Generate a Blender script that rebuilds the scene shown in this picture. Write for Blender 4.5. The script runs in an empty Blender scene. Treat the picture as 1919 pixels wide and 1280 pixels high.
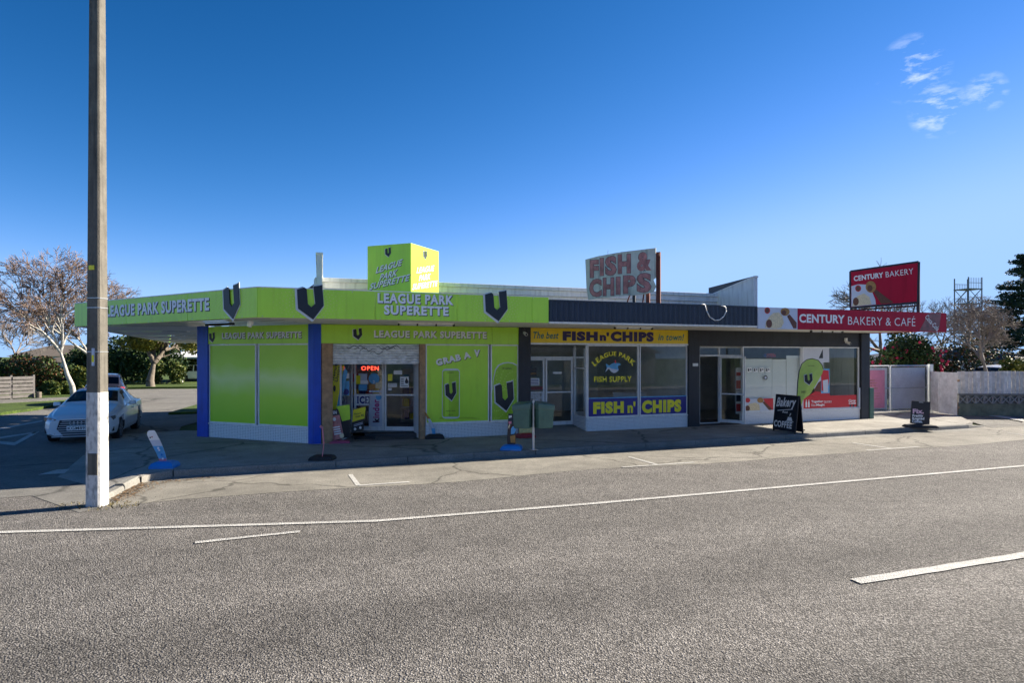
import bpy, math, random
import numpy as np
from mathutils import Vector, Matrix
R = math.radians
SC = bpy.context.scene
COL = SC.collection

# ------------------------------------------------------------------ camera, sky, sun, exposure
F, CX, HY, H, PZ = 1230.0, 960.0, 667.0, 2.4, 0.13      # pixels of the 1919 x 1280 photograph, eye height, footpath height
cam = bpy.data.cameras.new('camera'); cam.sensor_width = 36.0; cam.lens = 36.0 * F / 1919.0
cam.shift_y = (HY - 640.0) / 1919.0; cam.clip_end = 3000; cam.clip_start = 0.05
co = bpy.data.objects.new('camera', cam); COL.objects.link(co)
co.location = (0, 0, H); co.rotation_euler = (R(90), 0, 0); SC.camera = co

SUN_AZ, SUN_EL = R(26), R(28)            # azimuth from +X towards +Y
w = bpy.data.worlds.new('World'); SC.world = w; w.use_nodes = True
nt = w.node_tree; nt.nodes.clear()
def wn(t, **k):
    n = nt.nodes.new(t)
    for a, b in k.items(): setattr(n, a, b)
    return n
sky = wn('ShaderNodeTexSky', sky_type='NISHITA', sun_disc=False, sun_elevation=SUN_EL, sun_rotation=R(90) - SUN_AZ)
sky.altitude = 3000; sky.air_density = 1.0; sky.dust_density = 0.0; sky.ozone_density = 6.0
# polarised, deep blue sky: per-channel contrast on the whole dome
SKY_STRENGTH, EXPO, SKY_GAIN = 0.13, 1.5, 1.22
sep = wn('ShaderNodeSeparateColor'); cmb = wn('ShaderNodeCombineColor'); nt.links.new(sky.outputs[0], sep.inputs[0])
def sky_channel(src, gam, gain, cap, pre):
    x = src
    for op, v in (('MULTIPLY', pre), ('POWER', gam), ('MULTIPLY', gain)):
        q = wn('ShaderNodeMath', operation=op); q.inputs[1].default_value = v; nt.links.new(x, q.inputs[0]); x = q.outputs[0]
    if cap:
        q = wn('ShaderNodeMath', operation='SMOOTH_MIN'); q.inputs[1].default_value = cap; q.inputs[2].default_value = .25; nt.links.new(x, q.inputs[0]); x = q.outputs[0]
    return x
gG = sky_channel(sep.outputs[1], 1.5, .96, .55, .2); gB = sky_channel(sep.outputs[2], 1.35, .78, .92, .2); gR = sky_channel(gG, 2.0, 1.1, 0, 1.0)
for i, x in enumerate((gR, gG, gB)):
    q = wn('ShaderNodeMath', operation='MULTIPLY'); q.inputs[1].default_value = SKY_GAIN / (SKY_STRENGTH * 2 ** EXPO); nt.links.new(x, q.inputs[0]); nt.links.new(q.outputs[0], cmb.inputs[i])
# a few thin wisps of cloud high on the right
tc = wn('ShaderNodeTexCoord'); mp = wn('ShaderNodeMapping'); mp.inputs['Scale'].default_value = (11, 11, 30); mp.inputs['Location'].default_value = (1.7, .4, 3.1); mp.inputs['Rotation'].default_value = (0, .35, 0)
nz = wn('ShaderNodeTexNoise'); nz.inputs['Scale'].default_value = 2.2; nz.inputs['Detail'].default_value = 9; nz.inputs['Roughness'].default_value = .62
nt.links.new(tc.outputs['Generated'], mp.inputs[0]); nt.links.new(mp.outputs[0], nz.inputs[0])
rp = wn('ShaderNodeValToRGB'); rp.color_ramp.elements[0].position = .48; rp.color_ramp.elements[1].position = .80
nt.links.new(nz.outputs['Fac'], rp.inputs[0])
def sky_blob(px, py, lo, hi):
    v = Vector(((px - CX) / F, 1, (HY - py) / F)).normalized()
    d = wn('ShaderNodeVectorMath', operation='DOT_PRODUCT'); d.inputs[1].default_value = v
    nt.links.new(tc.outputs['Generated'], d.inputs[0])
    m = wn('ShaderNodeMapRange'); m.inputs['From Min'].default_value = lo; m.inputs['From Max'].default_value = hi
    nt.links.new(d.outputs['Value'], m.inputs[0]); return m
b1 = sky_blob(1712, 128, .9991, .9999); b2 = sky_blob(1760, 205, .9994, .9999); b3 = sky_blob(1848, 172, .9997, 1.0)
a1 = wn('ShaderNodeMath', operation='MAXIMUM'); a2 = wn('ShaderNodeMath', operation='MAXIMUM')
nt.links.new(b1.outputs[0], a1.inputs[0]); nt.links.new(b2.outputs[0], a1.inputs[1])
nt.links.new(a1.outputs[0], a2.inputs[0]); nt.links.new(b3.outputs[0], a2.inputs[1])
mu = wn('ShaderNodeMath', operation='MULTIPLY'); nt.links.new(a2.outputs[0], mu.inputs[0]); nt.links.new(rp.outputs[0], mu.inputs[1])
mx = wn('ShaderNodeMixRGB'); mx.inputs[2].default_value = (3.0, 3.3, 3.9, 1)
nt.links.new(mu.outputs[0], mx.inputs[0]); nt.links.new(cmb.outputs[0], mx.inputs[1])
bg = wn('ShaderNodeBackground'); bg.inputs['Strength'].default_value = SKY_STRENGTH
ow = wn('ShaderNodeOutputWorld')
nt.links.new(mx.outputs[0], bg.inputs[0]); nt.links.new(bg.outputs[0], ow.inputs[0])
sl = bpy.data.lights.new('sun', 'SUN'); sl.energy = 5.0; sl.angle = R(.5); sl.color = (1, .90, .75)
so = bpy.data.objects.new('sun', sl); COL.objects.link(so); so.location = (30, 15, 30)
sd = Vector((math.cos(SUN_AZ) * math.cos(SUN_EL), math.sin(SUN_AZ) * math.cos(SUN_EL), math.sin(SUN_EL)))
so.rotation_euler = (-sd).to_track_quat('-Z', 'Y').to_euler()
SC.view_settings.view_transform = 'Standard'; SC.view_settings.look = 'None'
SC.view_settings.exposure = EXPO; SC.view_settings.gamma = 1

# ------------------------------------------------------------------ materials
def hx(s):
    s = s.lstrip('#'); o = []
    for i in (0, 2, 4):
        c = int(s[i:i + 2], 16) / 255
        o.append(c / 12.92 if c <= .04045 else ((c + .055) / 1.055) ** 2.4)
    return tuple(o)
MATS = {}
def M(name, col, rough=.55, metal=0, var=.12, vs=2.5, bump=0, bs=60, spec=.5, coat=0, emit=0):
    if name in MATS: return MATS[name]
    if isinstance(col, str): col = hx(col)
    m = bpy.data.materials.new(name); m.use_nodes = True; t = m.node_tree; L = t.links.new
    p = t.nodes['Principled BSDF']
    p.inputs['Roughness'].default_value = rough; p.inputs['Metallic'].default_value = metal
    p.inputs['Specular IOR Level'].default_value = spec; p.inputs['Coat Weight'].default_value = coat
    tcn = t.nodes.new('ShaderNodeTexCoord')
    n1 = t.nodes.new('ShaderNodeTexNoise'); n1.inputs['Scale'].default_value = vs; n1.inputs['Detail'].default_value = 6; n1.inputs['Roughness'].default_value = .65
    L(tcn.outputs['Object'], n1.inputs['Vector'])
    mr = t.nodes.new('ShaderNodeMapRange'); mr.inputs['From Min'].default_value = .3; mr.inputs['From Max'].default_value = .7
    mr.inputs['To Min'].default_value = 1 - var; mr.inputs['To Max'].default_value = 1 + var
    L(n1.outputs['Fac'], mr.inputs[0])
    vm = t.nodes.new('ShaderNodeVectorMath'); vm.operation = 'SCALE'; vm.inputs[0].default_value = col
    L(mr.outputs[0], vm.inputs['Scale']); L(vm.outputs[0], p.inputs['Base Color'])
    if bump:
        n2 = t.nodes.new('ShaderNodeTexNoise'); n2.inputs['Scale'].default_value = bs; n2.inputs['Detail'].default_value = 3
        L(tcn.outputs['Object'], n2.inputs['Vector'])
        b = t.nodes.new('ShaderNodeBump'); b.inputs['Strength'].default_value = bump; b.inputs['Distance'].default_value = .01
        L(n2.outputs['Fac'], b.inputs['Height']); L(b.outputs[0], p.inputs['Normal'])
    if emit:
        p.inputs['Emission Color'].default_value = (*col, 1); p.inputs['Emission Strength'].default_value = emit
    MATS[name] = m; return m
def ground_mat(name, c1, c2, chip, bump, patch=(.8, 1.15), rough=.9, streak=0, speck=.45, bands=None, crack=0, gum=0):
    m = bpy.data.materials.new(name); m.use_nodes = True; t = m.node_tree; L = t.links.new; N = t.nodes.new
    p = t.nodes['Principled BSDF']; p.inputs['Roughness'].default_value = rough; p.inputs['Specular IOR Level'].default_value = .3
    g = N('ShaderNodeTexCoord')
    vo = N('ShaderNodeTexVoronoi'); vo.inputs['Scale'].default_value = chip; L(g.outputs['Object'], vo.inputs['Vector'])
    sx = N('ShaderNodeSeparateColor'); L(vo.outputs['Color'], sx.inputs[0])
    cr = N('ShaderNodeMixRGB'); cr.inputs[1].default_value = (*c1, 1); cr.inputs[2].default_value = (*c2, 1)
    pw = N('ShaderNodeMath'); pw.operation = 'POWER'; pw.inputs[1].default_value = 1.6; L(sx.outputs[0], pw.inputs[0]); L(pw.outputs[0], cr.inputs[0])
    dk = N('ShaderNodeMapRange'); dk.inputs['From Min'].default_value = .15; dk.inputs['From Max'].default_value = .75; dk.inputs['To Min'].default_value = 1.0; dk.inputs['To Max'].default_value = 1 - speck
    L(vo.outputs['Distance'], dk.inputs[0])
    n1 = N('ShaderNodeTexNoise'); n1.inputs['Scale'].default_value = .45; n1.inputs['Detail'].default_value = 7; n1.inputs['Roughness'].default_value = .6
    mp = N('ShaderNodeMapping'); mp.inputs['Rotation'].default_value = (0, 0, -R(20.8)); 
    if streak: mp.inputs['Scale'].default_value = (.12, 1.1, 1)
    L(g.outputs['Object'], mp.inputs[0]); L(mp.outputs[0], n1.inputs['Vector'])
    mr = N('ShaderNodeMapRange'); mr.inputs['From Min'].default_value = .3; mr.inputs['From Max'].default_value = .7; mr.inputs['To Min'].default_value = patch[0]; mr.inputs['To Max'].default_value = patch[1]
    L(n1.outputs['Fac'], mr.inputs[0])
    n3 = N('ShaderNodeTexNoise'); n3.inputs['Scale'].default_value = 2.3; n3.inputs['Detail'].default_value = 8; L(g.outputs['Object'], n3.inputs['Vector'])
    m3 = N('ShaderNodeMapRange'); m3.inputs['From Min'].default_value = .35; m3.inputs['From Max'].default_value = .65; m3.inputs['To Min'].default_value = .88; m3.inputs['To Max'].default_value = 1.08
    L(n3.outputs['Fac'], m3.inputs[0])
    k1 = N('ShaderNodeMath'); k1.operation = 'MULTIPLY'; L(mr.outputs[0], k1.inputs[0]); L(dk.outputs[0], k1.inputs[1])
    k2 = N('ShaderNodeMath'); k2.operation = 'MULTIPLY'; L(k1.outputs[0], k2.inputs[0]); L(m3.outputs[0], k2.inputs[1])
    def times(a, b):
        q = N('ShaderNodeMath'); q.operation = 'MULTIPLY'; L(a, q.inputs[0]); L(b, q.inputs[1]); return q.outputs[0]
    fac = k2.outputs[0]
    if bands:                                             # tyre-polished and oily tracks along the carriageway
        rm = N('ShaderNodeMapping'); rm.inputs['Rotation'].default_value = (0, 0, -R(20.8)); L(g.outputs['Object'], rm.inputs[0])
        sp = N('ShaderNodeSeparateXYZ'); L(rm.outputs[0], sp.inputs[0])
        wb = N('ShaderNodeMath'); wb.operation = 'MULTIPLY_ADD'; L(n1.outputs['Fac'], wb.inputs[0]); wb.inputs[1].default_value = 1.1; L(sp.outputs[1], wb.inputs[2])
        dr = N('ShaderNodeMapRange'); dr.inputs['From Min'].default_value = bands[0] + .55; dr.inputs['From Max'].default_value = bands[0] - 20 + .55; L(wb.outputs[0], dr.inputs[0])
        rr = N('ShaderNodeValToRGB'); rr.color_ramp.interpolation = 'EASE'; el = rr.color_ramp.elements
        while len(el) < len(bands[1]): el.new(.5)
        for e, (dd, v) in zip(el, bands[1]): e.position = dd / 20; e.color = (v / 2, v / 2, v / 2, 1)
        L(dr.outputs[0], rr.inputs[0]); x2 = N('ShaderNodeMath'); x2.operation = 'MULTIPLY'; x2.inputs[1].default_value = 2; L(rr.outputs[0], x2.inputs[0]); fac = times(fac, x2.outputs[0])
    if crack:
        wv = N('ShaderNodeTexNoise'); wv.inputs['Scale'].default_value = 1.5; wv.inputs['Detail'].default_value = 5; L(g.outputs['Object'], wv.inputs['Vector'])
        ad = N('ShaderNodeMixRGB'); ad.blend_type = 'ADD'; ad.inputs[0].default_value = .55; L(g.outputs['Object'], ad.inputs[1]); L(wv.outputs['Color'], ad.inputs[2])
        ck = N('ShaderNodeTexVoronoi'); ck.feature = 'DISTANCE_TO_EDGE'; ck.inputs['Scale'].default_value = crack; L(ad.outputs[0], ck.inputs['Vector'])
        cm = N('ShaderNodeMapRange'); cm.inputs['From Min'].default_value = .003; cm.inputs['From Max'].default_value = .012; cm.inputs['To Min'].default_value = .5; cm.inputs['To Max'].default_value = 1; L(ck.outputs['Distance'], cm.inputs[0]); fac = times(fac, cm.outputs[0])
    if gum:
        gv = N('ShaderNodeTexVoronoi'); gv.inputs['Scale'].default_value = gum; L(g.outputs['Object'], gv.inputs['Vector'])
        gm_ = N('ShaderNodeMapRange'); gm_.inputs['From Min'].default_value = .06; gm_.inputs['From Max'].default_value = .12; gm_.inputs['To Min'].default_value = .55; gm_.inputs['To Max'].default_value = 1; L(gv.outputs['Distance'], gm_.inputs[0]); fac = times(fac, gm_.outputs[0])
    vm = N('ShaderNodeVectorMath'); vm.operation = 'SCALE'; L(cr.outputs[0], vm.inputs[0]); L(fac, vm.inputs['Scale']); L(vm.outputs[0], p.inputs['Base Color'])
    b = N('ShaderNodeBump'); b.invert = True; b.inputs['Strength'].default_value = bump; b.inputs['Distance'].default_value = .012
    L(vo.outputs['Distance'], b.inputs['Height']); L(b.outputs[0], p.inputs['Normal'])
    MATS[name] = m; return m
def glass_mat(name, tint, refl=1.0, rough=0.0):
    m = bpy.data.materials.new(name); m.use_nodes = True; t = m.node_tree; L = t.links.new; N = t.nodes.new
    t.nodes.remove(t.nodes['Principled BSDF']); out = t.nodes['Material Output']
    tr = N('ShaderNodeBsdfTransparent'); tr.inputs[0].default_value = (*tint, 1)
    gl = N('ShaderNodeBsdfGlossy'); gl.inputs['Roughness'].default_value = rough
    fr = N('ShaderNodeFresnel'); ge = N('ShaderNodeNewGeometry'); io = N('ShaderNodeMapRange'); io.inputs['To Min'].default_value = 1.5; io.inputs['To Max'].default_value = 1 / 1.5
    L(ge.outputs['Backfacing'], io.inputs[0]); L(io.outputs[0], fr.inputs[0])
    ml = N('ShaderNodeMath'); ml.operation = 'MULTIPLY'; ml.inputs[1].default_value = refl; L(fr.outputs[0], ml.inputs[0])
    mx = N('ShaderNodeMixShader'); L(ml.outputs[0], mx.inputs[0]); L(tr.outputs[0], mx.inputs[1]); L(gl.outputs[0], mx.inputs[2]); L(mx.outputs[0], out.inputs[0])
    MATS[name] = m; return m
LIME = M('lime_vinyl', (.50, .84, .05), .30, var=.06, vs=1.2)
LIME_L = M('lime_vinyl_pale', (.40, .62, .10), .3, var=.05)
LIMEDOT = M('lime_dots', (.62, .80, .16), .35, var=0)
CANG = M('can_green', (.36, .62, .03), .3, var=.1, vs=6)
INK = M('ink_black', (.012, .015, .024), .4, var=.1)
SILV = M('silver_print', (.62, .66, .70), .35, var=.05)
WHT = M('white_print', (.86, .86, .86), .4, var=.03)
WPAINT = M('white_paint', (.80, .80, .78), .5, var=.08, bump=.1)
ALU = M('white_aluminium', (.80, .81, .82), .38, var=.06, vs=5)
SOFFIT = M('soffit_paint', (.78, .76, .70), .7, var=.07, vs=1.2)
BLUE = M('royal_blue_paint', (.001, .065, .50), .38, var=.14, vs=3, bump=.05)
BLACK = M('charcoal_paint', (.020, .023, .032), .55, var=.2, vs=3, bump=.08)
NAVY = M('charcoal_steel', (.022, .032, .058), .42, var=.12, vs=2)
WOOD = M('weathered_timber', (.38, .235, .13), .75, var=.35, vs=7, bump=.3, bs=30)
GALV = M('galvanised', (.50, .52, .54), .38, .75, var=.15, vs=4)
SHUT = M('shutter_steel', (.78, .80, .83), .36, .15, var=.22, vs=6)
YEL = M('yellow_sign', (.86, .60, .012), .35, var=.05)
YELT = M('yellow_letter', (.90, .80, .02), .4, var=.04)
NVP = M('navy_print', (.014, .018, .22), .4, var=.05)
TEAL = M('teal_print', (.01, .17, .17), .4, var=0)
RED = M('crimson_sign', (.46, .005, .035), .5, spec=.2, var=.06, vs=1.5)
REDC = M('red_vinyl', (.60, .012, .022), .35, var=.04)
PINK = M('faded_pink', (.62, .22, .30), .5, var=.15, vs=4)
MAUVE = M('pink_rubber', (.36, .07, .15), .65, var=.2)
RUBB = M('black_rubber', (.018, .018, .02), .7, var=.25, vs=9, bump=.1)
BBLUE = M('bright_blue_plastic', (.008, .21, .62), .42, var=.1)
SKYB = M('sky_blue_print', (.10, .38, .68), .45, var=.2, vs=8)
CREAM = M('cream_print', (.72, .60, .38), .5, var=.3, vs=30)
BROWN = M('brown_print', (.13, .035, .015), .5, var=.4, vs=30)
AMBER = M('amber_print', (.40, .20, .05), .5, var=.3, vs=20)
PALEB = M('pale_blue_print', (.58, .62, .72), .45, var=.06)
BING = M('bin_green', (.06, .14, .11), .45, var=.18, vs=5)
DGREY = M('grey_vinyl_floor', (.22, .22, .21), .6)
INTW = M('interior_wall', (.68, .69, .67), .8)
STEEL = M('stainless', (.55, .56, .58), .3, .9)
RUST = M('rust_red_steel', (.13, .03, .022), .7, var=.4, vs=8, bump=.2)
SIGNW = M('weathered_white_board', (.62, .60, .54), .6, var=.16, vs=3)
FADER = M('faded_red_letter', (.52, .20, .19), .6, var=.35, vs=5)
ROOFD = M('dark_roof', (.07, .075, .085), .6)
WBOARD = M('weatherboard', (.74, .76, .76), .6, var=.07)
CONC = M('pole_concrete', (.14, .128, .105), .85, var=.25, vs=5, bump=.5, bs=50)
CONCW = M('pole_white_paint', (.62, .61, .58), .7, var=.2, vs=9, bump=.4, bs=40)
GLASS = glass_mat('window_glass', (.93, .95, .95), .75)
CGLASS = glass_mat('car_glass', (.12, .14, .15), 1.0)
NEON = M('neon_red', (1, .06, .03), .4, var=0, emit=2.2)
RIMM = M('rim_alloy', (.34, .35, .37), .32, .85)
def tile_mat():
    m = bpy.data.materials.new('mosaic_tile'); m.use_nodes = True; t = m.node_tree; L = t.links.new; N = t.nodes.new
    p = t.nodes['Principled BSDF']; p.inputs['Roughness'].default_value = .35
    g = N('ShaderNodeTexCoord'); mp = N('ShaderNodeMapping'); mp.inputs['Rotation'].default_value = (0, 0, -R(20.8)); L(g.outputs['Object'], mp.inputs[0])
    sx = N('ShaderNodeSeparateXYZ'); cb = N('ShaderNodeCombineXYZ'); L(mp.outputs[0], sx.inputs[0]); L(sx.outputs[0], cb.inputs[0]); L(sx.outputs[2], cb.inputs[1])
    v = N('ShaderNodeTexVoronoi'); v.voronoi_dimensions = '2D'; v.inputs['Scale'].default_value = 24; v.inputs['Randomness'].default_value = .1
    L(cb.outputs[0], v.inputs['Vector'])
    r = N('ShaderNodeValToRGB'); r.color_ramp.elements[0].color = (.80, .82, .84, 1); r.color_ramp.elements[0].position = .42
    r.color_ramp.elements[1].color = (.38, .40, .43, 1); r.color_ramp.elements[1].position = .56
    L(v.outputs['Distance'], r.inputs[0]); L(r.outputs[0], p.inputs['Base Color']); return m
TILE = tile_mat()
def weather(m, k=.5, sc=(5, 5, .5)):                      # rain streaks and grime running down a painted or vinyl face
    t = m.node_tree; L = t.links.new; n1 = [n for n in t.nodes if n.type == 'TEX_NOISE'][0]; src = n1.inputs['Vector'].links[0].from_socket
    p = t.nodes['Principled BSDF']; old = p.inputs['Base Color'].links[0].from_socket
    mp = t.nodes.new('ShaderNodeMapping'); mp.inputs['Scale'].default_value = sc; L(src, mp.inputs[0]); n = t.nodes.new('ShaderNodeTexNoise'); n.inputs['Scale'].default_value = 2; n.inputs['Detail'].default_value = 7; L(mp.outputs[0], n.inputs['Vector'])
    r = t.nodes.new('ShaderNodeMapRange'); r.inputs['From Min'].default_value = .5; r.inputs['From Max'].default_value = .75; r.inputs['To Min'].default_value = 1; r.inputs['To Max'].default_value = 1 - k; L(n.outputs['Fac'], r.inputs[0])
    v = t.nodes.new('ShaderNodeVectorMath'); v.operation = 'SCALE'; L(old, v.inputs[0]); L(r.outputs[0], v.inputs['Scale']); L(v.outputs[0], p.inputs['Base Color'])
for q, k in ((LIME, .10), (RED, .2), (NAVY, .4), (WPAINT, .25), (WBOARD, .25), (BLACK, .4), (BLUE, .25), (YEL, .08), (SIGNW, .55), (ALU, .2), (SOFFIT, .2)): weather(q, k)
weather(CONCW, .75, (9, 9, 3)); weather(CONC, .5, (9, 9, .6)); weather(FADER, .45, (6, 6, 2)); weather(SHUT, .4, (3, 3, 6))
ROADM = ground_mat('chip_seal', (.12, .112, .104), (.43, .405, .375), 62, 1.0, (.78, 1.15), streak=1, speck=.6, bands=(-(math.sin(R(20.8)) * -5.09 - math.cos(R(20.8)) * 16.92), [(3, 1.0), (7.6, 1.0), (9.4, .86), (10.4, 1.02), (11.7, .74), (12.9, 1.08), (14.4, .66), (15.6, .92), (17.2, .7), (19, .9)]))
LANEM = ground_mat('worn_asphalt', (.235, .222, .192), (.39, .368, .32), 110, .5, (.7, 1.15), speck=.3, crack=.3)
PATHM = ground_mat('footpath_asphalt', (.31, .295, .265), (.47, .45, .405), 120, .35, (.72, 1.15), speck=.25, crack=.22, gum=2.6)
SIDEM = ground_mat('side_road_asphalt', (.17, .165, .152), (.31, .30, .275), 80, .6, (.8, 1.12), speck=.35, crack=.18)
KERBM = ground_mat('kerb_concrete', (.24, .235, .215), (.38, .37, .34), 90, .5, (.7, 1.15), speck=.3)
GRASSM = ground_mat('grass', (.045, .085, .012), (.13, .19, .03), 24, 1.0, (.7, 1.3), speck=.5)
LINEM = ground_mat('line_paint', (.50, .49, .46), (.74, .73, .69), 60, .8, (.85, 1.05), rough=.7, speck=.3)

# ------------------------------------------------------------------ helpers
def pray(x, y): return ((x - CX) / F, 1.0, (HY - y) / F)
def G(x, y, z=0.0):
    Z = F * (H - z) / (y - HY); return Vector(((x - CX) * Z / F, Z, z))
def AT(x, y, Z): return Vector(((x - CX) * Z / F, Z, H + (HY - y) * Z / F))
class Fr:
    def __init__(s, o, ang): s.o = (o[0], o[1]); s.u = (math.cos(ang), math.sin(ang)); s.n = (math.sin(ang), -math.cos(ang)); s.ang = ang
    def P(s, t, d, z): return Vector((s.o[0] + t * s.u[0] + d * s.n[0], s.o[1] + t * s.u[1] + d * s.n[1], z))
    def px(s, x, y, d=0.0):
        r = pray(x, y); k = ((s.o[0] + d * s.n[0]) * s.n[0] + (s.o[1] + d * s.n[1]) * s.n[1]) / (r[0] * s.n[0] + r[1] * s.n[1])
        X, Y = r[0] * k, r[1] * k
        return ((X - s.o[0]) * s.u[0] + (Y - s.o[1]) * s.u[1], H + r[2] * k)
    def T(s, x, d=0.0): return s.px(x, HY, d)[0]
    def Z(s, x, y, d=0.0): return s.px(x, y, d)[1]
def between(a, b): return Fr((a[0], a[1]), math.atan2(b[1] - a[1], b[0] - a[0]))
TXT = {}
def text_geo(body, bold, shear, sp):
    k = (body, bold, shear, sp)
    if k not in TXT:
        c = bpy.data.curves.new('lettering', 'FONT'); c.body = body; c.offset = bold; c.shear = shear; c.space_character = sp; c.resolution_u = 3
        c.align_x = 'CENTER'; c.space_line = .92
        o = bpy.data.objects.new('lettering', c); COL.objects.link(o)
        dg = bpy.context.evaluated_depsgraph_get(); me = bpy.data.meshes.new_from_object(o.evaluated_get(dg))
        v = np.array([q.co[:] for q in me.vertices]); f = [tuple(p.vertices) for p in me.polygons]
        bpy.data.objects.remove(o); bpy.data.curves.remove(c); bpy.data.meshes.remove(me)
        lo, hi = v.min(0), v.max(0); v = (v - lo) / np.maximum(hi - lo, 1e-6)
        TXT[k] = (v[:, :2], f)
    return TXT[k]
VSHAPE = [((x - 790) / 188, (695 - y) / 297) for x, y in [(790, 445), (842, 425), (858, 440), (866, 565), (890, 590), (918, 560), (905, 415), (945, 407), (968, 398), (978, 575), (903, 695), (797, 605)]]
class MB:
    def __init__(s): s.v = []; s.f = []; s.m = []; s.mats = []
    def mi(s, mat):
        if mat is None: return 0
        if mat not in s.mats: s.mats.append(mat)
        return s.mats.index(mat)
    def face(s, pts, mat=None):
        b = len(s.v); s.v += [tuple(p) for p in pts]; s.f.append(tuple(range(b, b + len(pts)))); s.m.append(s.mi(mat)); return s
    def hexa(s, p, mat=None):
        b = len(s.v); s.v += [tuple(q) for q in p]
        for q in ((0, 3, 2, 1), (4, 5, 6, 7), (0, 1, 5, 4), (1, 2, 6, 5), (2, 3, 7, 6), (3, 0, 4, 7)): s.f.append(tuple(b + i for i in q)); s.m.append(s.mi(mat))
        return s
    def box(s, fr, t0, t1, d0, d1, z0, z1, mat=None):
        P = fr.P
        return s.hexa([P(t0, d1, z0), P(t1, d1, z0), P(t1, d0, z0), P(t0, d0, z0), P(t0, d1, z1), P(t1, d1, z1), P(t1, d0, z1), P(t0, d0, z1)], mat)
    def prism(s, fr, pts, d0, d1, mat=None):            # polygon (t, z) extruded from d0 (back) to d1 (front)
        n = len(pts); b = len(s.v)
        s.v += [tuple(fr.P(t, d1, z)) for t, z in pts] + [tuple(fr.P(t, d0, z)) for t, z in pts]
        s.f.append(tuple(range(b, b + n))); s.f.append(tuple(range(b + 2 * n - 1, b + n - 1, -1)))
        for i in range(n): j = (i + 1) % n; s.f.append((b + i, b + n + i, b + n + j, b + j))
        s.m += [s.mi(mat)] * (n + 2); return s
    def slab(s, pts, z0, z1, mat=None):                 # polygon (x, y) extruded upward
        n = len(pts); b = len(s.v)
        s.v += [(p[0], p[1], z1) for p in pts] + [(p[0], p[1], z0) for p in pts]
        s.f.append(tuple(range(b, b + n))); s.f.append(tuple(range(b + 2 * n - 1, b + n - 1, -1)))
        for i in range(n): j = (i + 1) % n; s.f.append((b + i, b + n + i, b + n + j, b + j))
        s.m += [s.mi(mat)] * (n + 2); return s
    def tube(s, p, q, r0, r1=None, n=8, mat=None, cap=True):
        r1 = r0 if r1 is None else r1; p, q = Vector(p), Vector(q); a = (q - p).normalized(); e = a.orthogonal().normalized(); g = a.cross(e)
        b = len(s.v)
        for c, r in ((p, r0), (q, r1)):
            for i in range(n): h = 2 * math.pi * i / n; s.v.append(tuple(c + r * (math.cos(h) * e + math.sin(h) * g)))
        for i in range(n): j = (i + 1) % n; s.f.append((b + i, b + j, b + n + j, b + n + i))
        k = n
        if cap: s.f.append(tuple(range(b + n - 1, b - 1, -1))); s.f.append(tuple(range(b + n, b + 2 * n))); k += 2
        s.m += [s.mi(mat)] * k; return s
    def path(s, pts, r, n=6, mat=None):
        for a, c in zip(pts, pts[1:]): s.tube(a, c, r, r, n, mat)
        return s
    def text(s, fr, body, t0, t1, z0, z1, d, mat=None, bold=.02, shear=0, sp=1.06, warp=None, depth=0, rot=0):
        v, f = text_geo(body, bold, shear, sp); b = len(s.v); k = s.mi(mat)
        tm, zm = (t0 + t1) / 2, (z0 + z1) / 2; cr, sr = math.cos(rot), math.sin(rot)
        def pos(x, y, dd):
            t, z = t0 + x * (t1 - t0), z0 + y * (z1 - z0)
            if warp: t, z = warp(t, z, x, y)
            if rot: t, z = tm + (t - tm) * cr - (z - zm) * sr, zm + (t - tm) * sr + (z - zm) * cr
            return tuple(fr.P(t, dd, z))
        s.v += [pos(x, y, d) for x, y in v]; s.f += [tuple(b + i for i in q) for q in f]; s.m += [k] * len(f)
        return s
    def tpx(s, fr, body, x0, y0, x1, y1, d, mat, **k):   # text in a pixel box on the plane
        xc = (x0 + x1) / 2
        return s.text(fr, body, fr.T(x0, d), fr.T(x1, d), fr.Z(xc, y1, d), fr.Z(xc, y0, d), d, mat, **k)
    def rpx(s, fr, x0, y0, x1, y1, d, mat=None, th=None):
        xc = (x0 + x1) / 2; t0, t1, z0, z1 = fr.T(x0, d), fr.T(x1, d), fr.Z(xc, y1, d), fr.Z(xc, y0, d)
        if th: return s.box(fr, t0, t1, d - th, d, z0, z1, mat)
        return s.face([fr.P(t0, d, z0), fr.P(t1, d, z0), fr.P(t1, d, z1), fr.P(t0, d, z1)], mat)
    def ppx(s, fr, pts, d, mat=None):
        return s.face([fr.P(*(lambda q: (q[0], d, q[1]))(fr.px(x, y, d))) for x, y in pts][::-1], mat)
    def dpx(s, fr, x, y, rx, ry, d, mat=None, n=18):
        return s.ppx(fr, [(x + rx * math.cos(2 * math.pi * i / n), y + ry * math.sin(2 * math.pi * i / n)) for i in range(n)], d, mat)
    def build(s, name, mat=None, parent=None, bevel=0, smooth=False, origin=None):
        me = bpy.data.meshes.new(name)
        o3 = Vector(parent['o']) if parent is not None and 'o' in parent else Vector((0, 0, 0))
        if origin is not None: o3 = Vector(origin)
        me.from_pydata([(a - o3[0], b - o3[1], c - o3[2]) for a, b, c in s.v], [], s.f)
        if s.mats:
            for q in s.mats: me.materials.append(q)
            me.polygons.foreach_set('material_index', s.m)
        else: me.materials.append(mat)
        if smooth: me.polygons.foreach_set('use_smooth', [True] * len(me.polygons))
        me.update()
        o = bpy.data.objects.new(name, me); COL.objects.link(o)
        if parent is not None:
            o.parent = parent; ROOTO[o.name] = tuple(o3)
            o['o'] = tuple(o3)
        elif origin is not None: o.location = origin; o['o'] = tuple(o3)
        else: o['o'] = (0, 0, 0)
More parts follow.
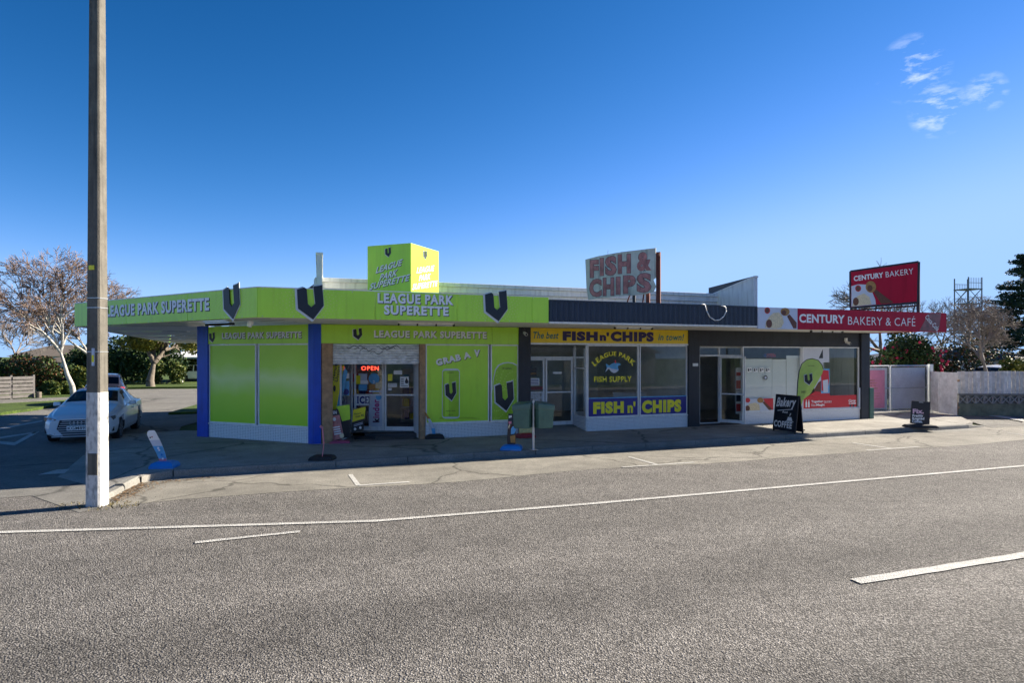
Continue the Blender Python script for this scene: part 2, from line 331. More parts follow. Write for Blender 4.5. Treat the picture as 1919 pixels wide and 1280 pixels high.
        if bevel:
            b = o.modifiers.new('bevel', 'BEVEL'); b.width = bevel; b.segments = 2; b.limit_method = 'ANGLE'
        return o
ROOTO = {}
def thing(name, loc, label, cat, group=None):
    o = bpy.data.objects.new(name, None); COL.objects.link(o); o.location = loc; o['o'] = tuple(loc)
    o.empty_display_size = .2
    return tag(o, label, cat, group)
def tag(o, label, cat, group=None):
    o['label'] = label; o['category'] = cat
    if group: o['group'] = group
    return o
def struct(o): o['kind'] = 'structure'; return o
def conv(x0, y0, s): return lambda pts: [(x0 + x / s, y0 + y / s) for x, y in pts]
z3, z4, z5, z6 = conv(360, 580, 4.266), conv(590, 580, 4.267), conv(960, 580, 4.572), conv(1280, 560, 4.572)
z7, z8, zb1, zb3, zb4, zb6 = conv(1560, 460, 3.554), conv(560, 430, 3.554), conv(1000, 430, 4.264), conv(590, 640, 5.333), conv(780, 640, 5.335), conv(1340, 480, 4.172)
def bx(z, x0, y0, x1, y1): (a, b), (c, d) = z([(x0, y0), (x1, y1)]); return a, b, c, d
def emblem(fr, x0, y0, x1, y1, d, parent, depth=.02, lip=.012):
    xc = (x0 + x1) / 2; t0, t1, zb, zt = fr.T(x0, d), fr.T(x1, d), fr.Z(xc, y1, d), fr.Z(xc, y0, d)
    def shp(g, dx=0, dz=0):
        cx, cy = .5, .5
        return [(t0 + dx + (x + (x - cx) * g) * (t1 - t0), zb + dz + (y + (y - cy) * g) * (zt - zb)) for x, y in VSHAPE][::-1]
    m = MB(); m.prism(fr, shp(.10, -lip, -lip * .6), d + .001, d + depth * .5, SILV); m.prism(fr, shp(0), d + .001, d + depth, INK)
    return m.build('emblem', None, parent)
def shadow_text(fr, body, box, d, parent, off=.016, main=WHT, back=INK, **k):
    x0, y0, x1, y1 = box; xc = (x0 + x1) / 2
    t0, t1, zb, zt = fr.T(x0, d), fr.T(x1, d), fr.Z(xc, y1, d), fr.Z(xc, y0, d)
    m = MB()
    m.text(fr, body, t0 + off, t1 + off, zb - off, zt - off, d + .003, back, **k)
    m.text(fr, body, t0 + off * .5, t1 + off * .5, zb - off * .5, zt - off * .5, d + .006, back, **k)
    m.text(fr, body, t0, t1, zb, zt, d + .010, main, **k)
    return m.build('lettering', None, parent)
def burst(fr, x, y, d, parent, R0, R1, seed=1):
    t, z = fr.px(x, y, d); m = MB(); random.seed(seed)
    for ring in range(9):
        q = ring / 8; rr = R0 + (R1 - R0) * q; s = .008 + .011 * (1 - q)
        for k in range(34):
            a = 2 * math.pi * (k + ring * .42) / 34
            tt, zz = t + rr * math.cos(a), z + rr * math.sin(a) * .95
            if zz + s > ZF1 - .01 or zz - s < ZF0 + .01: continue
            m.face([fr.P(tt + s * math.cos(a + b), d + .002, zz + s * math.sin(a + b)) for b in (0, 1.57, 3.14, 4.71)])
    o = m.build('dot_pattern', LIMEDOT, parent); o['kind'] = 'stuff'; return o

# ------------------------------------------------------------------ frames of the building
A = R(20.8)
P0 = G(590, 832, PZ)
W = Fr(P0, A)                                             # front wall plane, t to the right, d towards the street
LC = G(378, 818, PZ); SW = between(LC, P0); LSW = (Vector(P0[:2]) - Vector(LC[:2])).length
FD = 2.78                                                 # canopy depth
ZF0, ZF1 = W.Z(483, 594.5, FD), W.Z(483, 538.4, FD)
FCT = W.T(483, FD); FC = W.P(FCT, FD, 0)
kz = (ZF0 - H) * F / (HY - 611.9); FL = AT(140, 611.9, kz)
SF = between(FL, FC); LSF = (Vector(FL[:2]) - FC.xy).length
TE = W.T(1622); TC = W.T(1773, FD)
ZS = W.Z(602, 607)                                        # soffit at the wall
ZB = W.Z(602, 643.3); ZSILL = W.Z(1100, 784)
print('dims', [round(v, 2) for v in (P0[0], P0[1], LSW, ZF0, ZF1, LSF, TE, TC, ZS, ZB, ZSILL)], FL, LC)

# ------------------------------------------------------------------ setting: ground, roads, footpath
m = MB(); m.face([(-900, -300, -.02), (900, -300, -.02), (900, 1500, -.02), (-900, 1500, -.02)]); struct(m.build('ground', GRASSM))
P = W.P
def kd(t): return 3.14 - .018 * max(t, 0)                 # kerb face distance from the wall
m = MB(); m.face([P(-90, 21, 0), P(120, 21, 0), P(120, 2.2, 0), P(-90, 2.2, 0)]); road = struct(m.build('road', ROADM))
m = MB(); pts = [P(-3.5, 5.6, .004)] + [P(t, 5.45 + .18 * math.sin(t * .9) * (.5 + .5 * math.sin(t * .37)), .004) for t in np.arange(-2.5, 60, .8)] + [P(60, 2.3, .004), P(-3.5, 2.3, .004)]
m.face(pts); struct(m.build('parking_lane', LANEM))
# side street, running back past the shop's left end
sr = [G(-700, 985), G(60, 930), G(150, 962), G(205, 946), G(300, 880), G(340, 800), G(420, 778), G(560, 742), G(560, 729), G(300, 729), G(238, 730), G(215, 752), G(60, 764), G(-300, 790), G(-1500, 840)]
m = MB(); m.face([(p[0], p[1], .006) for p in sr]); struct(m.build('side_road', SIDEM))
# footpath slab with a ramp on the left
k0 = G(266, 893, PZ)
tl = W.T(266, 3.5)
front = [P(t, kd(t) - .16, PZ) for t in np.linspace(-2.9, 20.5, 24)]
fp = [(k0[0], k0[1])] + [(p[0], p[1]) for p in front] + [tuple(P(21.5, 2.2, 0).xy), tuple(P(23.5, .3, 0).xy), tuple(P(23.5, -2.2, 0).xy), tuple(P(12, -1.5, 0).xy), tuple(P(.5, -1.5, 0).xy), tuple((LC + Vector((.6, 1.2, 0))).xy), tuple((LC + Vector((-1.2, 1.5, 0))).xy)]
m = MB(); m.slab(fp, -.01, PZ); foot = struct(m.build('footpath', PATHM))
lft = (LC + Vector((-1.2, 1.5, 0)))
m = MB(); m.face([k0, (lft[0], lft[1], PZ), (lft[0] - 2.2, lft[1] - .3, .008), (k0[0] - 2.0, k0[1] + .6, .008)]); m.face([k0, (k0[0] - 2.0, k0[1] + .6, .008), (*G(206, 922).xy, .012)])
ob = m.build('footpath_ramp', PATHM); struct(ob)
m = MB(); m.face([P(21.4, 2.9, .008), P(60, 2.4, .008), P(60, -3, .008), P(23.4, -3, .05), P(23.4, .3, .05)]); struct(m.build('driveway', SIDEM))
# kerb stones
kerb = MB().face([P(-3, 3.3, -.05), P(-3, 3.2, -.05), P(-3, 3.2, -.06)]).build('kerb', KERBM); struct(kerb)
def kerb_stone(a, b, h=PZ + .006, wd=.17, drop=0):
    a, b = Vector((a[0], a[1], 0)), Vector((b[0], b[1], 0)); u = (b - a).normalized(); n = Vector((u[1], -u[0], 0)); a = a + u * .008; b = b - u * .008
    mb = MB(); prof = [(0, -.03), (.02, h - .03), (.045, h), (wd, h), (wd, -.03)]
    for (o1, z1), (o2, z2) in zip(prof, prof[1:]):
        mb.face([a - n * o1 + Vector((0, 0, z1)), b - n * o1 + Vector((0, 0, z1 - drop * (z1 > 0))), b - n * o2 + Vector((0, 0, z2 - drop * (z2 > 0))), a - n * o2 + Vector((0, 0, z2))])
    mb.face([a - n * o + Vector((0, 0, z)) for o, z in prof]); mb.face([b - n * o + Vector((0, 0, z - drop * (z > 0))) for o, z in prof][::-1])
    return mb.build('kerb_stone', KERBM, kerb)
ts = np.linspace(-2.9, 20.5, 16)
for a, b in zip(ts, ts[1:]): kerb_stone(P(a, kd(a), 0), P(b, kd(b), 0))
kerb_stone(P(20.5, kd(20.5), 0), P(21.6, 2.6, 0), drop=.11)
ka, kb, kc = G(266, 905), G(236, 921), G(205, 938)
kerb_stone(ka, P(-2.9, kd(-2.9), 0)); kerb_stone(kb, ka); kerb_stone(kc, kb, h=.10)
# gutter channel
m = MB(); m.face([P(-2.9, 3.55, .008), P(20.5, 3.15, .008), P(20.5, 2.7, .008), P(-2.9, 3.1, .008)]); m.build('gutter', KERBM, road)
# road markings
def mark(pts, name='road_marking', z=.012):
    mb = MB(); mb.face([(p[0], p[1], z) for p in pts]); return mb.build(name, LINEM, road)
ec = [(-30, 1.0), (-18, 3.4), (-10, 5.4), (-4.54, 6.87), (-2.2, 7.45), (.28, 8.05), (3.67, 8.17), (14.1, 8.25), (30, 8.3), (60, 8.3)]
for (t0, d0), (t1, d1) in zip(ec[2:], ec[3:]): mark([P(t0, d0 + .06, 0), P(t1, d1 + .06, 0), P(t1, d1 - .06, 0), P(t0, d0 - .06, 0)])
def dash(t0, d0, t1, d1, wd=.06):
    random.seed(int(t0 * 10) + 77); mb = MB(); n = 10
    up = [P(t0 + (t1 - t0) * i / n, d0 + (d1 - d0) * i / n - wd + random.uniform(-.008, .008), .012) for i in range(n + 1)]
    dn = [P(t0 + (t1 - t0) * i / n + random.uniform(-.03, .03), d0 + (d1 - d0) * i / n + wd + random.uniform(-.008, .008), .012) for i in range(n + 1)]
    mb.face(dn + up[::-1]); return mb.build('road_marking', LINEM, road)
dash(-2.06, 8.34, -.77, 8.26, .05)
for t0 in (4.62, 14.6, 24.6, -5.4, -15.4): dash(t0, 12.43, t0 + 3.0, 12.45, .075)
for t0 in (.40, 6.85, 13.9, 20.3):
    mark([P(t0 - .045, 4.1, 0), P(t0 - .045, 5.3, 0), P(t0 + .045, 5.3, 0), P(t0 + .045, 4.1, 0)], z=.010)
    mark([P(t0 - (.0 if t0 < 1 else .9), 5.36, 0), P(t0 + .95, 5.36, 0), P(t0 + .95, 5.27, 0), P(t0 - (.0 if t0 < 1 else .9), 5.27, 0)])
# side street markings: give-way triangle outline, edge line, arrow
z2 = conv(0, 640, 4.0); zb7 = conv(0, 760, 2.741)
def gm(pts): mark([G(x, y) for x, y in pts])
gm(z2([(0, 770), (110, 785), (110, 760), (0, 752)])); gm(z2([(110, 785), (298, 680), (255, 682), (110, 760)])); gm(z2([(0, 732), (0, 720), (298, 676), (265, 690)]))
gm(z2([(0, 664), (320, 602), (320, 594), (0, 652)])); gm(z2([(285, 1005), (640, 985), (640, 972), (560, 976), (570, 958), (430, 966)]))
# grass verges on the far side of the side street, raised a little
def verge(pts, h=.10, name='grass_verge', mat=GRASSM):
    mb = MB(); mb.slab([tuple(G(x, y).xy) for x, y in pts], -.015, h); return struct(mb.build(name, mat))
verge([(-260, 800), (0, 779), (72, 769), (128, 758), (126, 754), (0, 761), (-260, 775)], .12)
verge([(-260, 772), (0, 759.5), (126, 752.5), (132, 748), (0, 753), (-260, 760)], .11, 'concrete_path', SIDEM)
verge([(-300, 758), (0, 752), (134, 747), (210, 738), (210, 726), (-200, 726)], .10)
verge([(237, 729), (268, 728.5), (380, 727), (560, 725), (560, 719), (237, 720)], .10)
verge([(316, 778), (430, 774), (430, 756), (374, 760.5)], .10)

# ------------------------------------------------------------------ building mass behind the shopfronts
bld = thing('shop_building', P(8, -5, 0), 'long low shop building with white clerestory and fin walls behind the shopfronts', 'building')
TL = -1.0
tR = TE + .05; DB = -13.0
sideL = [LC.xy + Vector((.12, .1)), Vector(P(-5.0, DB, 0).xy)]
m = MB()
m.box(W, tR - .2, tR, DB, -.02, 0, 3.5)
m.box(W, -2.6, tR, DB - .2, DB, 0, 4.1)
a, b = Vector((*LC.xy, 0)) + Vector((.25, .25, 0)), Vector((*AT(402, 667, 29).xy, 0))
m.hexa([a, a + Vector((.2, 0, 0)), b + Vector((.2, 0, 0)), b, a + Vector((0, 0, 3.3)), a + Vector((.2, 0, 3.3)), b + Vector((.2, 0, 3.3)), b + Vector((0, 0, 3.3))])
m.build('wall', WBOARD, bld)
m = MB(); xy = [FL.xy, FC.xy, P(TC, FD, 0).xy, P(TC, 0, 0).xy, P(tR, 0, 0).xy, P(tR, -2.4, 0).xy, P(0, -2.4, 0).xy, P(-3.2, -2.4, 0).xy, P(-5.5, DB, 0).xy]
SCF = AT(317, 643, 29.0)
xy2 = [FL.xy + Vector((.2, .25)), FC.xy + Vector((.02, .2)), P(TC - .1, FD - .15, 0).xy, P(TC - .1, 0, 0).xy, P(tR, 0, 0).xy, P(tR, -2.6, 0).xy, P(-3.0, -2.6, 0).xy, AT(402, 667, 29).xy, SCF.xy + Vector((.2, 0))]
m.slab([tuple(q) for q in xy2], 3.40, 3.52); m.build('flat_roof', ROOFD, bld)
# clerestory: boards, window strip, eave
E0 = -2.35; t0e, t1e = W.T(603, E0), W.T(1340, E0)
ze1 = W.Z(970, 537, E0); 
for k in range(5):
    m = MB(); zz = 3.52 + k * .1; m.prism(W, [(t0e, zz), (t1e + 1.6, zz), (t1e + 1.6, zz + .1), (t0e, zz + .1)], E0 - .15 - .004 * k, E0 - .02 - .012 * (k % 1)); m.build('weatherboard', WBOARD, bld)
for t in np.arange(t0e + .4, t1e - 1, 1.55):
    m = MB(); m.box(W, t, t + 1.4, E0 - .06, E0 + .01, 3.72, 3.98); wi = m.build('window', ALU, bld)
    m = MB(); m.box(W, t + .05, t + 1.35, E0 - .02, E0 + .016, 3.77, 3.94); m.build('pane', GLASS, wi)
m = MB(); m.box(W, t0e - .2, t1e + .1, E0 - .3, E0 + .28, ze1 - .30, ze1 - .12); m.box(W, t0e - .2, t1e + .1, E0 - .3, E0 + .34, ze1 - .12, ze1); m.box(W, t0e - .2, t1e + .1, E0 - .1, E0 + .2, ze1 - .42, ze1 - .30); m.build('eave_board', WPAINT, bld, bevel=.01)
m = MB(); m.hexa([P(t0e, E0 + .2, ze1 - .03), P(t1e + .6, E0 + .2, ze1 - .03), P(t1e + .6, DB, ze1 - .3), P(t0e - 1, DB, ze1 - .3), P(t0e, E0 + .2, ze1 - .005), P(t1e + .6, E0 + .2, ze1 - .005), P(t1e + .6, DB, ze1 - .25), P(t0e - 1, DB, ze1 - .25)]); m.build('roof', ROOFD, bld)
zf = W.Z(1420, 520, -.2)
for t, da in ((W.T(1420, -.2) - .07, 90), (W.T(599, -.2), 85.3)):
    fr = Fr(P(t, -.2, 0).xy, A + R(da))
    m = MB(); m.prism(fr, [(0, 3.4), (2.4, 3.4), (2.4, ze1 - .05), (0, zf)], -.07, .07); fin = m.build('fin_wall', WBOARD, bld)
    m = MB(); m.prism(fr, [(-.02, zf), (2.4, ze1 - .04), (2.4, ze1), (-.02, zf + .05)], -.09, .09); m.build('capping', WPAINT, fin)
fr = Fr(P(W.T(1420, -.2) + .02, -.2, 0).xy, A + R(90)); m = MB(); m.prism(fr, [(.0, zf - .05), (2.5, ze1), (2.5, ze1 + .28), (.0, zf + .06)], -.03, -.10); m.build('roof_verge', ROOFD, bld)

# ------------------------------------------------------------------ shops
sup = thing('corner_shop', P(1.5, 0, PZ), 'lime green corner superette with royal blue columns and roller shutter', 'shop')
take = thing('takeaway_shop', P(8.6, 0, PZ), 'takeaway shop with yellow and navy lettering between charcoal columns', 'shop')
bak = thing('bakery_shop', P(15, 0, PZ), 'bakery shop with charcoal front, open door and white window boards', 'shop')
t983a, t983b, t1298a, t1298b = W.T(972), W.T(994), W.T(1289), W.T(1310)
tF = W.T(1029, FD); tK = W.T(1420, FD)
def soffit(poly, parent):
    m = MB(); m.hexa([*[Vector((q[0], q[1], z)) for z in (ZS - .0, ZS + .06) for q in poly]]) if len(poly) == 4 else m.slab([tuple(q) for q in poly], ZS, ZS + .06)
    return m.build('soffit', SOFFIT, parent)
zsof = ZF0 + .01
def soffit_q(ps, parent):
    m = MB(); m.face(ps); m.face([p + Vector((0, 0, .05)) for p in ps][::-1])
    return m.build('soffit', SOFFIT, parent)
soffit_q([P(FCT, FD - .02, zsof), P(tF, FD - .02, zsof), P(tF, -1.6, ZS), P(.0, -1.6, ZS), P(0, 0, ZS)], sup)
nb = 9
sl0, sl1 = FL + Vector((0, 0, zsof - FL[2])), FC + Vector((0, 0, zsof))
cw0, cw1 = Vector((LC[0], LC[1], ZS)), P(0, 0, ZS)
for i in range(nb):
    q0, q1 = i / nb + .004, (i + 1) / nb - .004; j = .006 * (i % 2)
    ps = [sl0.lerp(cw0, q0), sl1.lerp(cw1, q0), sl1.lerp(cw1, q1), sl0.lerp(cw0, q1)]
    mb = MB(); mb.face([p + Vector((0, 0, j)) for p in ps]); mb.build('soffit_board', SOFFIT, sup)
far0, far1 = Vector((SCF[0], SCF[1], SCF[2])), Vector((*AT(404, 667, 29).xy, SCF[2]))
for i in range(nb):
    q0, q1 = i / nb + .003, (i + 1) / nb - .003; j = .006 * (i % 2)
    ps = [sl0.lerp(far0, q0), cw0.lerp(far1, q0), cw0.lerp(far1, q1), sl0.lerp(far0, q1)]
    mb = MB(); mb.face([p + Vector((0, 0, j)) for p in ps]); mb.build('soffit_board', SOFFIT, sup)
m = MB(); m.hexa([sl0 + Vector((0, .02, 0)), far0, far0 + Vector((.08, 0, 0)), sl0 + Vector((.1, .02, 0)), sl0 + Vector((0, .02, .6)), far0 + Vector((0, 0, .6)), far0 + Vector((.08, 0, .6)), sl0 + Vector((.1, .02, .6))]); m.build('side_fascia', LIME, sup)
soffit_q([P(tF, FD - .02, zsof), P(tK, FD - .02, zsof), P(tK, -1.6, ZS), P(tF, -1.6, ZS)], take)
soffit_q([P(tK, FD - .02, zsof), P(TC - .02, FD - .02, zsof), P(TC - .02, 0, ZS), P(tR, 0, ZS), P(tR, -1.6, ZS), P(tK, -1.6, ZS)], bak)
m = MB(); m.box(W, TC - .06, TC - .01, 0, FD - .08, zsof - .02, 3.6); m.build('end_fascia', RED, bak)
m = MB(); m.box(W, tR, TC - .06, -.05, .0, ZS, 3.6); m.build('end_fascia', WPAINT, bak)

def column(parent, x0, x1, mat, d0=-.12, d1=.06, name='column'):
    m = MB(); m.box(W, W.T(x0), W.T(x1), d0, d1, PZ - .02, ZS); return m.build(name, mat, parent, bevel=.012)
c = MB(); c.box(W, W.T(580) + .12, W.T(602), -.25, .05, PZ - .02, ZS); c.build('column', BLUE, sup, bevel=.012)
c = MB(); c.box(SW, -.12, SW.T(392), -.2, .05, PZ - .02, ZS); c.build('column', BLUE, sup, bevel=.012)
c = MB(); c.box(SW, SW.T(580), LSW + .02, -.2, .05, PZ - .02, ZS); c.build('column', BLUE, sup, bevel=.012)
column(take, 972, 994, BLACK, -1.3, .06); column(bak, 1289, 1310, BLACK, -1.3, .06); column(bak, 1612, 1628, BLACK, -.25, .07)
def riser(fr, t0, t1, parent, d=0.0):
    m = MB(); m.box(fr, t0, t1, d - .12, d, PZ - .02, ZSILL - .03); m.build('stall_riser', TILE, parent)
    m = MB(); m.box(fr, t0, t1, d - .12, d + .03, ZSILL - .03, ZSILL + .005); m.build('sill', ALU, parent, bevel=.004)
def window(fr, x0, x1, parent, z0=None, z1=None, glass=GLASS, d=-.02, fw=.035, backing=None):
    z0 = ZSILL + .008 if z0 is None else z0; z1 = ZB - .005 if z1 is None else z1
    t0, t1 = fr.T(x0, d), fr.T(x1, d); m = MB()
    m.box(fr, t0, t0 + fw, d - .05, d + .015, z0, z1); m.box(fr, t1 - fw, t1, d - .05, d + .015, z0, z1)
    m.box(fr, t0 + fw, t1 - fw, d - .05, d + .013, z0, z0 + fw); m.box(fr, t0 + fw, t1 - fw, d - .05, d + .013, z1 - fw, z1)
    o = m.build('window', ALU, parent)
    m = MB(); m.box(fr, t0 + fw, t1 - fw, d - .026, d - .02, z0 + fw, z1 - fw); m.build('pane', backing or glass, o)
    o['w'] = (t0 + fw, t1 - fw, z0 + fw, z1 - fw); return o
def vinyl(fr, wo, mats, d=-.018):
    t0, t1, z0, z1 = wo['w']; m = MB(); n = len(mats)
    m.face([fr.P(t0, d, z0), fr.P(t1, d, z0), fr.P(t1, d, z1), fr.P(t0, d, z1)], mats[0])
    return m.build('window_vinyl', None, wo)
def grad_mat(name, cols, z0, z1):
    m = bpy.data.materials.new(name); m.use_nodes = True; t = m.node_tree; L = t.links.new; N = t.nodes.new
    p = t.nodes['Principled BSDF']; p.inputs['Roughness'].default_value = .3
    g = N('ShaderNodeTexCoord'); s = N('ShaderNodeSeparateXYZ'); L(g.outputs['Object'], s.inputs[0])
    r = N('ShaderNodeMapRange'); r.inputs['From Min'].default_value = z0 - PZ; r.inputs['From Max'].default_value = z1 - PZ; L(s.outputs[2], r.inputs[0])
    nz = N('ShaderNodeTexNoise'); nz.inputs['Scale'].default_value = 1.2; L(g.outputs['Object'], nz.inputs['Vector'])
    ad = N('ShaderNodeMath'); ad.operation = 'MULTIPLY_ADD'; ad.inputs[1].default_value = .22; L(nz.outputs['Fac'], ad.inputs[0]); L(r.outputs[0], ad.inputs[2])
    cr = N('ShaderNodeValToRGB'); el = cr.color_ramp.elements
    while len(el) < len(cols): el.new(.5)
    for e, (q, c) in zip(el, cols): e.position = q; e.color = (*c, 1)
    L(ad.outputs[0], cr.inputs[0]); L(cr.outputs[0], p.inputs['Base Color']); return m
VIN = grad_mat('lime_window_print', [(.1, (.40, .74, .02)), (.45, (.52, .82, .05)), (.68, (.74, .90, .30)), (.85, (.52, .80, .06)), (1, (.45, .74, .03))], ZSILL, ZB)

# --- splay wall
riser(SW, SW.T(392), SW.T(580), sup)
for x0, x1 in ((393, 481), (485, 580)):
    wo = window(SW, x0, x1, sup); vinyl(SW, wo, [VIN])
# --- front wall of the corner shop
riser(W, W.T(798), W.T(972), sup)
for x0, x1 in ((798, 917), (920, 972)):
    wo = window(W, x0, x1, sup); vinyl(W, wo, [LIME])
    m = MB(); d = -.014
    if x0 == 798:
        can = zb4([(262, 300), (275, 278), (300, 272), (400, 270), (425, 278), (438, 295), (436, 745), (425, 765), (400, 772), (290, 772), (268, 762), (260, 740)])
        m.ppx(W, zb4([(230, 775), (650, 775), (560, 758), (250, 758)]), d - .002, CANG)
        m.ppx(W, can, d, SILV); m.ppx(W, zb4([(268, 305), (280, 292), (420, 290), (432, 305), (430, 742), (418, 755), (278, 755), (266, 740)]), d + .002, CANG)
        m.ppx(W, zb4([(285, 300), (330, 296), (330, 750), (290, 750)]), d + .0035, LIME)
        m.tpx(W, 'ORIGINAL', *bx(zb4, 310, 305, 380, 317), d + .005, INK, bold=0); m.tpx(W, 'ENERGY DRINK', *bx(zb4, 300, 690, 395, 702), d + .005, INK, bold=0); m.tpx(W, '250 mL', *bx(zb4, 325, 726, 370, 738), d + .005, INK, bold=0)
        m.build('window_print', None, wo)
        emblem(W, *bx(zb4, 292, 405, 402, 592), d + .006, wo, .004, .006)
        o = shadow_text(W, 'GRAB A', bx(zb4, 195, 138, 548, 206), d, wo, .016, bold=.06, rot=R(13), sp=1.2)
        o = shadow_text(W, 'V', bx(zb4, 580, 82, 638, 152), d, wo, .016, bold=.08)
    else:
        m.ppx(W, zb4([(752, 800), (755, 520), (770, 380), (790, 280), (820, 235), (870, 212), (920, 206), (970, 212), (1010, 232), (1010, 800)]), d, SILV)
        m.ppx(W, zb4([(756, 800), (760, 520), (778, 380), (800, 285), (835, 240), (880, 222), (920, 216), (965, 222), (1008, 245), (1008, 800)]), d + .002, CANG)
        for k in range(13):
            for q in range(3, 12):
                a = 2 * math.pi * k / 26 * 2 + q * .12; r = 26 * q
                x, y = 890 + r * math.cos(a) * .55, 555 + r * math.sin(a)
                if 765 < x < 1005 and 240 < y < 795: m.dpx(W, *zb4([(x, y)])[0], .95, 1.1, d + .0035, LIMEDOT, 4)
        m.tpx(W, 'ORIGINAL', *bx(zb4, 860, 258, 960, 280), d + .005, INK, bold=0)
        m.build('window_print', None, wo)
        emblem(W, *bx(zb4, 790, 398, 978, 695), d + .006, wo, .004, .012)
# timber posts
m = MB(); m.box(W, W.T(603), W.T(624), -.16, .03, PZ - .02, ZB - .003); m.build('timber_post', WOOD, sup, bevel=.008)
m = MB(); m.box(W, W.T(787), W.T(797), -.16, .03, PZ - .02, ZB - .003); m.build('timber_post', WOOD, sup, bevel=.008)
# roller shutter, slat by slat
zs0 = W.Z(700, 681, -.08); n = 8; hgt = (ZB - zs0) / n
sh = MB(); sh.box(W, W.T(624), W.T(787), -.16, -.12, zs0 - .02, ZB - .01); sh = sh.build('roller_shutter', SHUT, sup)
for i in range(n):
    m = MB(); z0 = zs0 + i * hgt; t0, t1 = W.T(624, -.08) + .01, W.T(787, -.08) - .01
    prof = [(-.11, 0), (-.088, .12), (-.075, .35), (-.075, .6), (-.09, .85), (-.11, .98)]
    for (d0, a), (d1, b) in zip(prof, prof[1:]): m.face([P(t0, d0, z0 + a * hgt), P(t1, d0, z0 + a * hgt), P(t1, d1, z0 + b * hgt), P(t0, d1, z0 + b * hgt)])
    m.build('slat', SHUT, sh)
m = MB(); random.seed(4)          # dark scrawl on the shutter
for k in range(7):
    x, y = 652 + k * 13 + random.uniform(-4, 4), 652 + random.uniform(-4, 12)
    pts = [(x + i * 4, y + 3 * math.sin(i * 1.3 + k)) for i in range(7)]
    for a, b in zip(pts, pts[1:]): m.ppx(W, [a, b, (b[0], b[1] + 1.1), (a[0], a[1] + 1.1)], -.07, INK)
m.build('scrawl', None, sh)
# entrance recess: floor, doors, angled side light
DA, DBn = AT(664, 667, 18.75), AT(785, 667, 18.62); DF = between(DA, DBn); RD = -.85; ZST = DF.Z(720, 808)
m = MB(); m.box(DF, DF.T(690), DF.T(786), -.1, .34, PZ - .02, ZST - .02); m.build('entrance_step', M('dark_step', (.07, .07, .072), .8), sup, bevel=.01)
m = MB(); m.face([P(W.T(624), -.02, PZ + .004), P(W.T(787), -.02, PZ + .004), P(W.T(787), -1.2, PZ + .004), P(W.T(624), -1.2, PZ + .004)]); m.build('threshold', SIDEM, sup)
m = MB(); m.box(W, W.T(787) + .01, W.T(787) + .03, RD, -.16, PZ, ZB); m.build('reveal', ALU, sup)
m = MB(); m.face([P(W.T(624), -.12, ZB - .01), P(W.T(787), -.12, ZB - .01), P(W.T(787), RD, ZB - .01), P(W.T(624), RD, ZB - .01)]); m.build('porch_ceiling', WPAINT, sup)
def door(fr, x0, x1, d, parent, zt, zb=None, mid=None, name='door', handle=True, glass=GLASS):
    t0, t1 = fr.T(x0, d), fr.T(x1, d); zb = ZST + .01 if zb is None else zb; mid = zb + 1.02 if mid is None else mid; fw = .055
    m = MB(); m.box(fr, t0, t0 + fw, d - .04, d, zb, zt); m.box(fr, t1 - fw, t1, d - .04, d, zb, zt)
    for z0, z1 in ((zb, zb + .12), (mid - .02, mid + .02), (zt - fw, zt)): m.box(fr, t0 + fw, t1 - fw, d - .04, d - .002, z0, z1)
    o = m.build(name, ALU, parent); o['w'] = (t0 + fw, t1 - fw, zb, zt)
    m = MB(); m.box(fr, t0 + fw, t1 - fw, d - .024, d - .018, zb + .12, zt - fw); m.build('pane', glass, o)
    return o
d1 = door(DF, 664, 720, 0, sup, 2.66); d2 = door(DF, 721, 783.5, 0, sup, 2.66)
m = MB(); m.box(DF, DF.T(660), DF.T(787), -.06, -.042, 2.6, ZB); m.build('transom', ALU, sup)
m = MB(); fr = between(P(W.T(640, -.3), -.3, 0), DF.P(-.03, 0, 0)); Lw = (P(W.T(640, -.3), -.3, 0) - DF.P(0, 0, 0)).length
m.box(fr, 0, .05, -.04, 0, PZ, ZB); m.box(fr, Lw - .06, Lw - .02, -.04, 0, PZ, ZB); m.box(fr, .05, Lw - .06, -.04, -.002, PZ, PZ + .16); sl_ = m.build('side_light', ALU, sup)
m = MB(); m.box(fr, .05, Lw - .06, -.025, -.018, PZ + .16, ZB); m.build('pane', GLASS, sl_)
# prints on the doors
m = MB(); d = -.012
def R_(z, x0, y0, x1, y1, dd, mat): m.rpx(DF, *bx(z, x0, y0, x1, y1), dd, mat)
R_(zb3, 398, 340, 458, 425, d, YELT); R_(zb3, 455, 390, 535, 425, d, WHT); m.dpx(DF, *zb3([(595, 372)])[0], 10.2, 10.5, d, SKYB)
m.tpx(DF, '2', *bx(zb3, 582, 390, 602, 420), d + .003, WHT); R_(zb3, 440, 430, 525, 492, d, SKYB); R_(zb3, 540, 425, 605, 480, d, AMBER); R_(zb3, 610, 410, 680, 470, d, CREAM); R_(zb3, 440, 320, 525, 390, d - .004, PALEB)
R_(zb3, 412, 532, 556, 640, d, WHT); R_(zb3, 545, 490, 685, 510, d, PALEB); R_(zb3, 542, 525, 684, 868, d, PALEB)
m.dpx(DF, *zb3([(640, 555)])[0], 5.5, 6, d + .003, SKYB)
